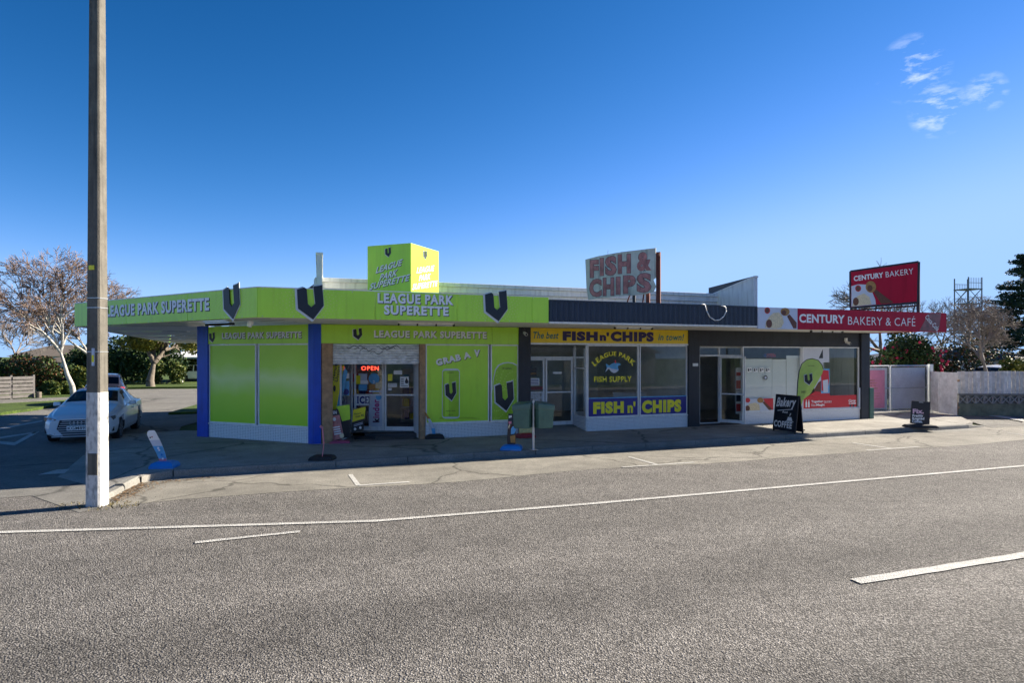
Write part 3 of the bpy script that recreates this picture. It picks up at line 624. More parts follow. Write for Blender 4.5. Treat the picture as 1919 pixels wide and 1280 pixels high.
# serif ICE
for L0, L1, ch in ((422, 444, 'I'), (448, 500, 'C'), (504, 545, 'E')):
    if ch == 'C': m.tpx(DF, 'C', *bx(zb3, 449, 548, 500, 622), d + .003, NVP, bold=.045)
    else:
        x0, x1 = L0, L1; xm = (x0 + x1) / 2 if ch == 'I' else x0 + 9
        R_(zb3, xm - 6, 550, xm + 6, 620, d + .003, NVP); R_(zb3, x0, 549, x1, 557, d + .0042, NVP); R_(zb3, x0, 613, x1, 621, d + .0042, NVP)
        if ch == 'E': R_(zb3, xm, 581, x1 - 10, 588, d + .0042, NVP); R_(zb3, x1 - 6, 550, x1, 570, d + .0054, NVP); R_(zb3, x1 - 6, 600, x1, 621, d + .0054, NVP)
def vert_text(body, x0, y0, x1, y1, mat, bold):          # reads upwards
    t0, t1, zb, zt = DF.T(x0, d), DF.T(x1, d), DF.Z((x0 + x1) / 2, y1, d), DF.Z((x0 + x1) / 2, y0, d)
    m.text(DF, body, 0, 1, 0, 1, d + .003, mat, bold=bold, warp=lambda t, z, x, y: (t1 - y * (t1 - t0), zb + x * (zt - zb)))
x0, y0, x1, y1 = bx(zb3, 582, 580, 648, 808); vert_text('kinder', x0, y0, x1, y1, M('magenta_print', (.45, .03, .20), .4), .03)
x0, y0, x1, y1 = bx(zb3, 582, 764, 648, 810); vert_text('k', x0, y0, x1, y1, INK, .05)
m.build('door_print', None, d1)
m = MB(); R_(zb3, 732, 325, 778, 395, d, YELT); R_(zb3, 853, 352, 942, 460, d, WHT); R_(zb3, 735, 418, 822, 455, d, WHT); R_(zb3, 735, 465, 770, 490, d, WHT); R_(zb3, 790, 290, 875, 330, d - .004, WHT)
m.ppx(DF, zb3([(902, 400), (920, 360), (938, 400), (930, 420), (910, 420)]), d + .003, INK)
for k in range(4): R_(zb3, 862, 372 + k * 16, 892, 378 + k * 16, d + .003, INK)
R_(zb3, 862, 440, 932, 446, d + .003, INK); R_(zb3, 742, 426, 815, 430, d + .003, INK); R_(zb3, 742, 438, 815, 442, d + .003, INK)
m.build('door_print', None, d2)
m = MB(); m.tpx(DF, 'OPEN', *bx(zb3, 468, 248, 640, 288), -.12, NEON, bold=-.004, sp=1.2); ns = m.build('neon_sign', None, origin=None)
tag(ns, 'red glowing neon OPEN sign inside the glass entrance doors', 'neon sign')
def R_(z, x0, y0, x1, y1, dd, mat): m.rpx(W, *bx(z, x0, y0, x1, y1), dd, mat)
# shop interior (shelves seen through the doors)
m = MB(); m.box(W, .2, 5.2, -6.2, -6.1, 0, 3.2); m.box(W, .1, .2, -6.2, -1.2, 0, 3.2); m.box(W, 5.35, 5.45, -6.2, -.4, 0, 3.2); m.build('inner_wall', INTW, sup)
m = MB(); m.face([P(.2, -1.2, ZST), P(5.4, -.2, ZST), P(5.4, -6.2, ZST), P(.2, -6.2, ZST)]); m.build('inner_floor', DGREY, sup)
random.seed(8); pal = [REDC, YELT, SKYB, WHT, CREAM, BING, NVP, AMBER]
for sx in (1.1, 2.9):
    shf = thing('shop_shelf', P(sx, -3, ZST), 'stocked shelf unit seen through the %s glass door' % ('left' if sx < 2 else 'right'), 'shelf')
    m = MB(); m.box(W, sx, sx + 1.3, -3.4, -3.36, ZST, 2.0)
    for k in range(5): m.box(W, sx, sx + 1.3, -3.36, -3.0, ZST + .1 + k * .4, ZST + .13 + k * .4)
    m.build('shelf_board', INTW, shf)
    for k in range(4):
        for q in range(6):
            mb = MB(); a = sx + .04 + q * .21; mb.box(W, a, a + .17, -3.3, -3.05, ZST + .135 + k * .4, ZST + .135 + k * .4 + random.uniform(.15, .32)); mb.build('packet', random.choice(pal), shf)

# --- takeaway shop
riser(W, W.T(1100), W.T(1289), take)
BLUP = NVP
ww = []
for x0, x1 in ((1101, 1197), (1199, 1288)):
    wo = window(W, x0, x1, take, z1=W.Z(1190, 647)); ww.append(wo)
    t0, t1, z0, z1 = wo['w']; m = MB(); zt = W.Z(1190, 745.5)
    m.face([P(t0, -.016, z0), P(t1, -.016, z0), P(t1, -.016, zt), P(t0, -.016, zt)], NVP); m.face([P(t0, -.0145, zt), P(t1, -.0145, zt), P(t1, -.0145, zt + .03), P(t0, -.0145, zt + .03)], SKYB)
    d = -.013
    if x0 == 1101:
        m.tpx(W, 'FISH', *bx(z5, 695, 790, 958, 893), d, YELT, bold=.07, sp=1.16); m.tpx(W, "n'", *bx(z5, 990, 790, 1058, 888), d, YELT, bold=.05)
        amp = .22
        t0_, t1_ = W.T(960 + 695 / 4.572, d), W.T(960 + 1050 / 4.572, d); zb_, zt_ = W.Z(1150, 580 + 490 / 4.572, d), W.Z(1150, 580 + 452 / 4.572, d)
        m.text(W, 'LEAGUE PARK', t0_, t1_, zb_, zt_, d, YELT, bold=.03, sp=1.12, warp=lambda t, z, x, y: (t + (y - .5) * .12 * (x - .5) * 2, z + .33 * (1 - (2 * x - 1) ** 2)))
        m.tpx(W, 'FISH SUPPLY', *bx(z5, 703, 573, 1025, 622), d, YELT, bold=.03, sp=1.12)
        m.ppx(W, z5([(797, 540), (812, 500), (803, 462), (832, 480), (850, 468), (880, 455), (925, 462), (932, 475), (905, 488), (915, 520), (895, 540), (870, 546), (845, 530), (828, 505)]), d, SKYB)
        m.ppx(W, z5([(800, 538), (814, 502), (835, 498), (860, 510), (905, 515), (912, 522), (893, 540), (870, 545), (846, 530), (828, 507)]), d + .002, PALEB)
        m.ppx(W, z5([(880, 430), (892, 440), (893, 462), (880, 460)]), d + .002, REDC)
    else:
        m.tpx(W, 'CHIPS', *bx(z5, 1113, 775, 1450, 885), d, YELT, bold=.07, sp=1.16)
    m.build('window_print', None, wo)
# recessed entrance of the takeaway
TD = -.85
m = MB(); m.face([P(W.T(994), .0, PZ + .004), P(W.T(1101), .0, PZ + .004), P(W.T(1101), TD, ZST - .02), P(W.T(994), TD, ZST - .02)]); m.build('threshold', PATHM, take)
tm = W.T(1101); m = MB(); m.box(W, tm - .04, tm + .02, TD, -.03, PZ, ZSILL); m.build('reveal', TILE, take)
m = MB(); m.box(W, tm - .03, tm + .02, TD, TD + .05, ZSILL, W.Z(1100, 647)); m.box(W, tm - .03, tm + .02, -.08, -.03, ZSILL, W.Z(1100, 647)); m.box(W, tm - .03, tm + .02, TD + .05, -.08, 2.0, 2.04); m.box(W, tm - .03, tm + .02, TD + .05, -.08, ZSILL, ZSILL + .04); sl2 = m.build('side_light', ALU, take)
m = MB(); m.box(W, tm - .01, tm, TD + .05, -.08, ZSILL + .04, 2.6); m.build('pane', GLASS, sl2)
zdt = W.Z(1045, 672, TD)
dA = door(W, 985, 1021, TD, take, zdt, ZST); dB = door(W, 1023, 1074, TD, take, zdt, ZST)
m = MB(); m.box(W, W.T(985, TD), W.T(1101, TD), TD - .06, TD - .0, zdt + .005, zdt + .06); m.box(W, W.T(1075.5, TD), W.T(1080, TD), TD - .06, TD, ZST, 2.62); m.box(W, W.T(1095, TD), W.T(1101, TD), TD - .06, TD, ZST, 2.62); m.box(W, W.T(1080, TD), W.T(1095, TD), TD - .05, TD - .005, ZST, ZST + .4); fr_ = m.build('door_frame', ALU, take)
m = MB(); m.box(W, W.T(985, TD), W.T(1075, TD), TD - .03, TD - .024, zdt + .06, 2.66); m.box(W, W.T(1080, TD), W.T(1095, TD), TD - .03, TD - .024, ZST + .4, 2.66); m.build('transom_pane', GLASS, fr_)
m = MB(); d = TD - .01; m.tpx(W, 'FISH', *bx(z5, 152, 722, 265, 788), d, SILV, bold=.05); R_(z5, 155, 590, 235, 652, d, WHT); R_(z5, 152, 500, 212, 570, d, INK); m.tpx(W, 'OPEN', *bx(z5, 160, 540, 208, 560), d + .003, AMBER); R_(z5, 150, 660, 272, 690, d, M('dark_red_print', (.13, .008, .02), .4))
for k in range(4): R_(z5, 160, 600 + k * 13, 228, 606 + k * 13, d + .003, NVP)
m.tpx(W, 'N CHIPS', *bx(z5, 155, 800, 262, 822), d, SILV, bold=.0); m.build('door_print', None, dA)
m = MB(); R_(z5, 352, 535, 425, 552, d, WHT); m.build('door_print', None, dB)
# takeaway interior
t0, t1 = t983b + .05, t1298a - .02
m = MB(); m.box(W, t0, t1, -6.1, -6.0, 0, 3.1); m.box(W, t0 - .04, t0, -6.1, -1.3, 0, 3.1); m.box(W, t1, t1 + .04, -6.1, -.1, 0, 3.1); m.build('inner_wall', INTW, take)
m = MB(); m.face([P(t0, TD, ZST - .03), P(t1, -.1, ZST - .03), P(t1, -6, ZST - .03), P(t0, -6, ZST - .03)]); m.build('inner_floor', DGREY, take)
m = MB(); m.face([P(t0, TD, ZS - .02), P(t1, -.1, ZS - .02), P(t1, -6, ZS - .02), P(t0, -6, ZS - .02)]); m.build('inner_ceiling', INTW, take)
ct = thing('service_counter', P(9, -2.2, ZST), 'pale service counter inside the takeaway window', 'counter')
m = MB(); m.box(W, W.T(1150, -2.2), t1 - .1, -2.7, -2.2, ZST - .02, 1.10); m.build('counter_front', INTW, ct); m = MB(); m.box(W, W.T(1150, -2.2) - .05, t1 - .1, -2.8, -2.15, 1.10, 1.15); m.build('worktop', STEEL, ct)
hd = thing('range_hood', P(11, -3, 1.6), 'grey steel range hood hanging inside the takeaway', 'hood'); m = MB(); a, b = W.T(1236, -2.6), W.T(1284, -2.6)
m.hexa([P(a, -2.4, 1.75), P(b, -2.4, 1.75), P(b, -3.6, 1.75), P(a, -3.6, 1.75), P(a + .35, -2.9, 2.45), P(b - .1, -2.9, 2.45), P(b - .1, -3.3, 2.45), P(a + .35, -3.3, 2.45)]); m.build('canopy', STEEL, hd)
m = MB(); m.box(W, a + .5, b - .2, -3.3, -2.9, 2.45, 3.05); m.build('flue', STEEL, hd)
mo = thing('monitor', P(11, -1.4, 2.2), 'black television hung high in the takeaway window corner', 'monitor'); fr = Fr(P(W.T(1252, -1.2), -1.2, 0).xy, A - R(12))
m = MB(); m.box(fr, 0, .62, -.07, 0, 2.12, 2.52); m.build('screen', INK, mo, bevel=.01); m = MB(); m.tube(fr.P(.3, -.05, 2.5), fr.P(.3, -.05, 3.05), .02); m.build('bracket', INK, mo)
mn = MB(); mn.box(W, W.T(1228, -5.9), W.T(1262, -5.9), -5.98, -5.9, 1.95, 2.45); tag(mn.build('menu_board', INK), 'dark menu board on the far wall of the takeaway', 'menu board')

# --- bakery
riser(W, W.T(1391), W.T(1612), bak)
zbd = W.Z(1450, 649.5)
m = MB(); m.box(W, W.T(1310), W.T(1612), -.14, .0, zbd, ZS); m.build('lintel', BLACK, bak)
wa = window(W, 1392, 1502, bak, z1=zbd - .005); wb = window(W, 1504, 1610, bak, z1=zbd - .005)
m = MB(); d = -.014     # prints on the bakery glass
R_(z6, 512, 855, 775, 968, d, PALEB); m.ppx(W, z6([(690, 855), (775, 853), (775, 968), (755, 968), (705, 905)]), d + .002, REDC); m.dpx(W, *z6([(557, 870)])[0], 4.6, 4.4, d + .002, REDC)
m.ppx(W, z6([(535, 965), (545, 925), (575, 900), (620, 890), (655, 905), (665, 965)]), d + .0032, CREAM); m.dpx(W, *z6([(555, 940)])[0], 4.5, 5.5, d + .0045, BROWN); m.dpx(W, *z6([(665, 870)])[0], 6, 5, d + .0045, AMBER); m.ppx(W, z6([(680, 885), (700, 880), (765, 945), (745, 962)]), d + .0055, BROWN)
m.build('window_print', None, wa)
m = MB()
for k in range(4):
    x = 552 + k * 52; R_(z6, x, 590 + (k % 2) * 4, x + 40, 630, d, WHT); R_(z6, x + 6, 598, x + 18, 622, d + .002, INK); R_(z6, x + 24, 600, x + 34, 612, d + .002, INK)
m.dpx(W, *z6([(710, 676)])[0], 3.6, 4.2, d, INK); m.dpx(W, *z6([(710, 676)])[0], 2.2, 2.6, d + .002, PALEB); m.build('window_notice', None, wa)
m = MB(); R_(z6, 1030, 830, 1488, 955, d, REDC); m.ppx(W, z6([(1075, 832), (1175, 770), (1260, 810), (1260, 832)]), d + .0, REDC)
m.tpx(W, 'Together', *bx(z6, 1102, 870, 1202, 896), d + .003, WHT, bold=.04); m.tpx(W, 'tastes', *bx(z6, 1208, 872, 1275, 892), d + .003, WHT, bold=0); m.tpx(W, 'like', *bx(z6, 1102, 900, 1138, 922), d + .003, WHT, bold=0); m.tpx(W, 'Magic', *bx(z6, 1144, 899, 1216, 924), d + .003, WHT, bold=.04)
for x in (1052, 1074): m.ppx(W, z6([(x, 930), (x, 890), (x + 4, 875), (x + 4, 865), (x + 9, 865), (x + 9, 875), (x + 13, 890), (x + 13, 930)]), d + .003, WHT)
m.tpx(W, 'Coca', *bx(z6, 1420, 862, 1480, 882), d + .003, WHT, bold=.03, shear=.3); m.tpx(W, 'Cola', *bx(z6, 1422, 882, 1482, 904), d + .003, WHT, bold=.03, shear=.3)
R_(z6, 1430, 906, 1444, 930, d + .003, INK); R_(z6, 1456, 906, 1470, 930, d + .003, INK)
R_(z6, 1022, 420, 1255, 545, d, PALEB); R_(z6, 1022, 545, 1200, 770, d - .001, PALEB); m.ppx(W, z6([(1165, 510), (1200, 430), (1202, 510)]), d + .002, INK)
R_(z6, 1185, 600, 1258, 810, d + .001, SKYB); m.ppx(W, z6([(1185, 640), (1200, 610), (1250, 615), (1255, 700), (1240, 780), (1190, 790)]), d + .0025, REDC); m.ppx(W, z6([(1200, 700), (1245, 690), (1245, 800), (1205, 805)]), d + .0035, PALEB)
m.ppx(W, z6([(1120, 790), (1160, 720), (1185, 700), (1185, 800)]), d + .002, BROWN)
m.build('window_print', None, wb)
# white display boards standing inside the window
for k, (x0, x1, y0, y1) in enumerate(((513, 764, 515, 968), (766, 884, 518, 968), (888, 1005, 487, 968))):
    mb = MB(); a, b_, c, e = bx(z6, x0, y0, x1, y1); mb.rpx(W, a, b_, c, e, -.075 - .025 * k, None, th=.02)
    tag(mb.build('display_board', M('white_board', (.86, .88, .88), .5, var=.04)), ('wide white board with notices inside the left bakery window', 'narrow white board in the middle of the left bakery window', 'taller white board at the right of the left bakery window')[k], 'board', 'white boards in the bakery window')
m = MB(); m.tpx(W, 'OPEN', *bx(z6, 718, 468, 795, 506), -.2, M('dim_red_sign', (.5, .03, .03), .4), bold=.03); m.tpx(W, 'we', *bx(z6, 692, 470, 714, 502), -.2, NVP, bold=.03); tag(m.build('window_sign', None), 'small red and blue open sign at the top of the bakery window', 'sign')
# bakery doorway with an open leaf
BD = -1.0; t0, t1 = W.T(1311), W.T(1391)
m = MB(); m.face([P(t0, .0, PZ + .004), P(t1, .0, PZ + .004), P(t1, BD - .3, PZ + .05), P(t0, BD - .3, PZ + .05)]); m.build('threshold', M('brown_mat', (.10, .07, .055), .9), bak)
zd = W.Z(1340, 668, -.4)
m = MB(); fr = Fr(P(0, -.4, 0).xy, A); x0, x1, x2 = W.T(1310, -.4), W.T(1350, -.4), W.T(1391, -.4)
m.box(W, x0, x0 + .05, -.46, -.4, PZ, zbd); m.box(W, x1 - .05, x1, -.46, -.4, PZ, zbd); m.box(W, x0 + .05, x1 - .05, -.46, -.402, zd, zd + .05); m.box(W, x1, x2, -.46, -.402, zd + .0, zd + .05); m.box(W, x0 + .05, x1 - .05, -.46, -.402, PZ, PZ + .05); m.box(W, x2 - .04, x2, -.46, -.4, PZ, zbd); m.box(W, x0, x2, -.46, -.403, zbd - .05, zbd); df = m.build('door_frame', ALU, bak)
m = MB(); m.box(W, x0 + .05, x2 - .04, -.436, -.43, zd + .05, zbd - .05); m.box(W, x1, x2 - .04, -.436, -.43, PZ + .05, zd); m.build('transom_pane', GLASS, df)
fr = Fr(P(x1 - .02, -.38, 0).xy, A - R(62)); m = MB(); LWD = .86
m.box(fr, 0, .05, -.02, .02, PZ + .06, zd); m.box(fr, LWD - .05, LWD, -.02, .02, PZ + .06, zd); m.box(fr, .05, LWD - .05, -.018, .018, PZ + .06, PZ + .16); m.box(fr, .05, LWD - .05, -.018, .018, zd - .06, zd); m.box(fr, .05, LWD - .05, -.018, .018, 1.12, 1.16); dl = m.build('door', ALU, bak)
m = MB(); m.box(fr, .05, LWD - .05, -.004, .004, PZ + .16, zd - .06); m.build('pane', GLASS, dl); m = MB(); m.tube(fr.P(LWD - .12, .05, 1.25), fr.P(LWD - .3, .05, 1.25), .012); m.build('handle', STEEL, dl)
m = MB(); m.rpx(W, *bx(z6, 455, 590, 498, 985), -.41, WHT, th=.01)
for y0, y1, mt in ((630, 660, REDC), (700, 770, REDC), (820, 880, INK), (900, 965, REDC)): m.rpx(W, *bx(z6, 458, y0, 496, y1), -.405, mt)
m.build('door_print', None, df)
m = MB(); m.box(W, t0 + .02, tR - .3, -5.1, -5.0, 0, 3.1); m.box(W, t0 - .03, t0 + .02, -5.1, -.5, 0, 3.1); m.build('inner_wall', M('bakery_inner_wall', (.50, .49, .46), .8), bak)
m = MB(); m.face([P(t0, -.3, PZ + .03), P(tR - .3, -.1, PZ + .03), P(tR - .3, -5, PZ + .03), P(t0, -5, PZ + .03)]); m.build('inner_floor', DGREY, bak)
m = MB(); m.face([P(t0, -.3, ZS - .02), P(tR - .3, -.1, ZS - .02), P(tR - .3, -5, ZS - .02), P(t0, -5, ZS - .02)]); m.build('inner_ceiling', INTW, bak)
mb = MB(); mb.box(W, t0 + .05, t0 + 1.6, -2.6, -2.5, 0, 3.1); mb.build('inner_partition', M('dark_curtain', (.02, .02, .022), .9), bak)
mb = MB(); mb.box(W, W.T(1556), W.T(1558), -5, -.3, 0, 3.0); mb.build('inner_partition', INTW, bak)
mb = MB(); tx = W.T(1579, -1.4); mb.box(W, W.T(1558, -1.5), W.T(1612, -1.5), -1.6, -1.5, 0, 3.05); mb.build('inner_partition', M('grey_partition', (.40, .42, .41), .8), bak)
pic = thing('picture_frame', P(tx, -1.48, 2.0), 'dark framed picture on the grey wall inside the bakery', 'picture'); x0, y0, x1, y1 = bx(z6, 1325, 470, 1412, 598)
m = MB(); m.rpx(W, x0, y0, x1, y1, -1.47, None, th=.025); m.build('frame', INK, pic); m = MB(); m.rpx(W, x0 + 1.8, y0 + 2, x1 - 1.8, y1 - 2, -1.466); m.build('print', M('picture_print', (.16, .20, .19), .4, var=.5, vs=12), pic)
# downpipe beside the end column
m = MB(); m.box(W, W.T(1626.5), W.T(1634), .0, .1, PZ, 1.25); m.build('downpipe', BING, bak, bevel=.01); m = MB(); m.box(W, W.T(1609), W.T(1612), .0, .02, ZSILL, 1.25); m.build('trim', PALEB, bak)

# ------------------------------------------------------------------ fascia signs
GAP = .006
# splay fascia
s1 = thing('fascia_sign', FL.lerp(FC, .5) + Vector((0, 0, ZF0)), 'long lime fascia sign with white lettering facing the side street, behind the pole', 'sign')
js = [0] + [SF.T(x) for x in (237, 352)] + [LSF - .003]
for a, b in zip(js, js[1:]):
    m = MB(); m.box(SF, a + GAP, b - GAP, -.05, 0, ZF0, ZF1); m.build('panel', LIME, s1, bevel=.004)
shadow_text(SF, 'LEAGUE PARK SUPERETTE', (201, 565, 393, 588), 0, s1, .022, bold=.042, sp=1.14)
burst(SF, 437, 566, 0, s1, .28, .75, 3)
emblem(SF, 421, 532, 451, 598, .004, s1, .03, .02)
# front fascia
s2 = thing('fascia_sign', P((FCT + tF) / 2, FD, ZF0), 'bright lime front fascia sign with two big dark emblems and two lines of white lettering', 'sign')
for a, b in zip((483, 703.5, 857, 997.5), (703.5, 857, 997.5, 1029)):
    m = MB(); m.box(W, W.T(a, FD) + GAP, W.T(b, FD) - GAP, FD - .05, FD, ZF0, ZF1); m.build('panel', LIME, s2, bevel=.004)
shadow_text(W, 'LEAGUE PARK', (708, 551, 850, 570), FD, s2, .018, bold=.042, sp=1.14); shadow_text(W, 'SUPERETTE', (720, 573, 841, 591), FD, s2, .018, bold=.042, sp=1.14)
for (x, y, xa, ya, xb, yb, sd_) in ((582, 568, 557, 533, 607, 599, 5), (930, 576, 909, 543.5, 951, 602, 6)):
    burst(W, x, y, FD, s2, .30, .82, sd_); emblem(W, xa, ya, xb, yb, FD + .004, s2, .03, .02)
for fr, sg, a, b, dd in ((SF, s1, .1, LSF - .1, 0), (W, s2, FCT + .1, tF - .1, FD)):
    for k in range(int((b - a) / .62) + 1):
        for z in (ZF0 + .03, ZF1 - .03):
            m = MB(); t = a + k * .62; m.tube(fr.P(t, dd, z), fr.P(t, dd + .006, z), .011, .009, 6); m.build('fixing', GALV, sg)
m = MB(); m.box(W, FCT, tF, FD - .055, FD + .008, ZF1, ZF1 + .02); m.build('capping', ALU, s2); m = MB(); m.box(SF, 0, LSF, -.055, .008, ZF1, ZF1 + .02); m.build('capping', ALU, s1)
# bands under the canopy
s3 = thing('band_sign', SW.P(LSW / 2, .02, ZB), 'green band sign above the splayed side windows', 'sign')
js = [SW.T(386), SW.T(492), SW.T(580)]
for a, b in zip(js, js[1:]): m = MB(); m.box(SW, a + .003, b - .003, -.05, .02, ZB, ZS - .012); m.build('panel', LIME, s3)
shadow_text(SW, 'LEAGUE PARK SUPERETTE', bx(z3, 243, 180, 878, 232), .02, s3, .014, bold=.042, sp=1.14); emblem(SW, *bx(z3, 140, 183, 185, 262), .022, s3, .01, .01)
s4 = thing('band_sign', P(2.6, .02, ZB), 'green band sign above the shop entrance and roller shutter', 'sign')
js = [W.T(602), W.T(922.8), W.T(972)]
for a, b in zip(js, js[1:]): m = MB(); m.box(W, a + .003, b - .003, -.1, .02, ZB, ZS - .012); m.build('panel', LIME, s4)
shadow_text(W, 'LEAGUE PARK SUPERETTE', bx(z4, 475, 172, 1375, 230), .02, s4, .014, bold=.042, sp=1.14); emblem(W, *bx(z4, 308, 148, 380, 242), .022, s4, .01, .01)
# yellow takeaway band
s5 = thing('band_sign', P(8.6, .02, ZB), 'yellow band sign with purple and teal lettering over the takeaway window', 'sign')
zy0, zy1 = W.Z(994, 642.3), ZS - .012
m = MB(); m.box(W, W.T(994), W.T(1289), -.06, .02, zy0, zy1); m.build('panel', YEL, s5); m = MB(); m.box(W, W.T(994), W.T(1289), -.06, .035, zy0 - .05, zy0); m.build('trim', ALU, s5)
PUR = M('purple_print', (.03, .012, .09), .4); m = MB(); d = .024
m.tpx(W, 'The best', *bx(z5, 182, 192, 400, 250), d, TEAL, bold=.02, shear=.25); m.tpx(W, 'FISH', *bx(z5, 434, 188, 735, 270), d, PUR, bold=.075, sp=1.18); m.tpx(W, "n'", *bx(z5, 752, 196, 832, 270), d, PUR, bold=.06); m.tpx(W, 'CHIPS', *bx(z5, 845, 190, 1215, 276), d, PUR, bold=.075, sp=1.18); m.tpx(W, 'in town!', *bx(z5, 1252, 208, 1475, 266), d, TEAL, bold=.02, shear=.25)
m.build('lettering', None, s5)
# dark corrugated fascia
zc0, zc1 = W.Z(1029, 602.4, FD), W.Z(1029, 563.7, FD)
t = tF + .02; i = 0; pitch = .152
cf = thing('corrugated_fascia', P((tF + tK) / 2, FD, zc0), 'dark ribbed steel fascia over the takeaway shop', 'fascia')
while t < tK - .02:
    e = min(t + pitch, tK - .01); m = MB(); wv = e - t
    prof = [(0, -.02), (.12, 0), (.38, 0), (.5, -.02), (.62, -.035), (.88, -.035), (1, -.02)]
    for (a, d0), (b, d1) in zip(prof, prof[1:]): m.face([P(t + a * wv, FD + d0, zc0), P(t + b * wv, FD + d1, zc0), P(t + b * wv, FD + d1, zc1), P(t + a * wv, FD + d0, zc1)])
    m.build('rib', NAVY, cf); t = e
m = MB(); m.box(W, tF + .01, tK - .01, FD - .09, FD + .012, zc1, zc1 + .035); m.build('capping', NAVY, cf); m = MB(); m.box(W, tF + .01, tK - .01, FD - .06, FD - .045, zc0, zc1); m.build('backing', NAVY, cf); m = MB(); m.box(W, tF + .01, tK - .01, FD - .06, FD + .0, zc0 - .05, zc0 - .003); m.build('trim', SOFFIT, cf)
# bakery fascia
s6 = thing('fascia_sign', P((tK + TC) / 2, FD, 3.1), 'long crimson fascia sign with a food picture over the bakery', 'sign')
zr0, zr1 = W.Z(1420, 616, FD), W.Z(1420, 575.4, FD)
m = MB(); m.box(W, tK, W.T(1494, FD), FD - .04, FD + .02, zr0, zr1); m.build('panel', PALEB, s6); m = MB(); m.box(W, W.T(1494, FD) + .002, TC, FD - .04, FD + .02, zr0, zr1); m.build('panel', RED, s6)
m = MB(); d = FD + .023
def food(fr, z, d, pts): pass
m.dpx(W, *zb6([(411, 425)])[0], 5.3, 6.2, d, REDC); m.dpx(W, *zb6([(411, 425)])[0], 3.8, 4.4, d + .002, BROWN)
m.ppx(W, zb6([(395, 560), (400, 510), (430, 470), (455, 445), (500, 440), (530, 470), (540, 520), (520, 560), (480, 566)]), d, CREAM); m.dpx(W, *zb6([(425, 528)])[0], 5.6, 8, d + .002, BROWN)
m.ppx(W, zb6([(565, 470), (585, 455), (640, 520), (640, 565), (615, 565)]), d + .0, BROWN); m.dpx(W, *zb6([(550, 435)])[0], 8.5, 7.6, d + .002, AMBER); m.dpx(W, *zb6([(540, 442)])[0], 4.5, 5, d + .004, BROWN)
m.tpx(W, 'CENTURY', *bx(zb6, 660, 456, 1016, 524), d, WHT, bold=.035, sp=1.05); m.tpx(W, 'BAKERY & CAFÉ', *bx(zb6, 1042, 462, 1568, 542), d, WHT, bold=-.006, sp=1.05)
m.ppx(W, zb6([(1600, 584), (1670, 450), (1770, 448), (1755, 560), (1735, 588)]), d - .001, M('bottle_print', (.20, .045, .05), .3, var=.6, vs=6))
x0, y0, x1, y1 = bx(zb6, 1640, 500, 1760, 542); m.tpx(W, 'Coca-Cola', x0, y0, x1, y1, d + .003, WHT, bold=.01, shear=.35, rot=R(-38))
m.build('print', None, s6)
# ------------------------------------------------------------------ roof signs
# box sign
BC = AT(770.5, 455, 17.2); ang1 = math.atan2(1230, -2991 - 0); 
uL = Vector((-2991, 1230, 0)).normalized(); uR = Vector((507.5, 1230, 0)).normalized()
def along(c, u, px):   # distance along u from c so that the point projects to pixel column px
    r = (px - CX) / F; return (r * c[1] - c[0]) / (u[0] - r * u[1])
lL, lR = along(BC, uL, 689), along(BC, uR, 823)
b0 = thing('box_sign', (BC[0], BC[1], 3.5), 'tall lime box sign with slanted white lettering standing on the roof', 'sign')
c4 = [BC + uL * lL, BC, BC + uR * lR, BC + uL * lL + uR * lR]; ztop = BC[2]
m = MB(); m.slab([tuple(q.xy) for q in c4], 3.5, ztop); m.build('box', LIME, b0, bevel=.01)
FLf = between(c4[0], c4[1]); FRt = between(c4[1], c4[2]); zbb = conv(600, 440, 7.996)
def slant(fr, body, pts, d=.003, off=.014):     # text in a pixel parallelogram
    (xa, ya), (xb, yb), hpx = pts[0], pts[1], pts[2]; ta, za = fr.px(xa, ya, d); tb, zb_ = fr.px(xb, yb, d); hh = hpx * c4[1][1] / F
    m = MB()
    for k, mt in ((1, INK), (.5, INK), (0, WHT)):
        m.text(fr, body, 0, 1, 0, 1, d + .004 * (1 - k), mt, bold=.03, sp=1.08, warp=lambda t, z, x, y: (ta + x * (tb - ta) + off * k + y * .06, za + x * (zb_ - za) + y * hh - off * k))
    return m.build('lettering', None, b0)
for body, q0, q1, hp in (('LEAGUE', (835, 582), (1215, 462), 13), ('PARK', (890, 690), (1150, 612), 13), ('SUPERETTE', (740, 828), (1325, 690), 13)):
    slant(FLf, body, [zbb([q0])[0], zbb([q1])[0], hp])
for body, q0, q1, hp in (('LEAGUE', (1445, 580), (1700, 545), 12.5), ('PARK', (1480, 695), (1650, 668), 12.5), ('SUPERETTE', (1380, 830), (1750, 772), 12.5)):
    slant(FRt, body, [zbb([q0])[0], zbb([q1])[0], hp])
emblem(FLf, *bx(zbb, 980, 190, 1065, 330), .003, b0, .012, .008); emblem(FRt, *bx(zbb, 1552, 235, 1602, 362), .003, b0, .012, .008)
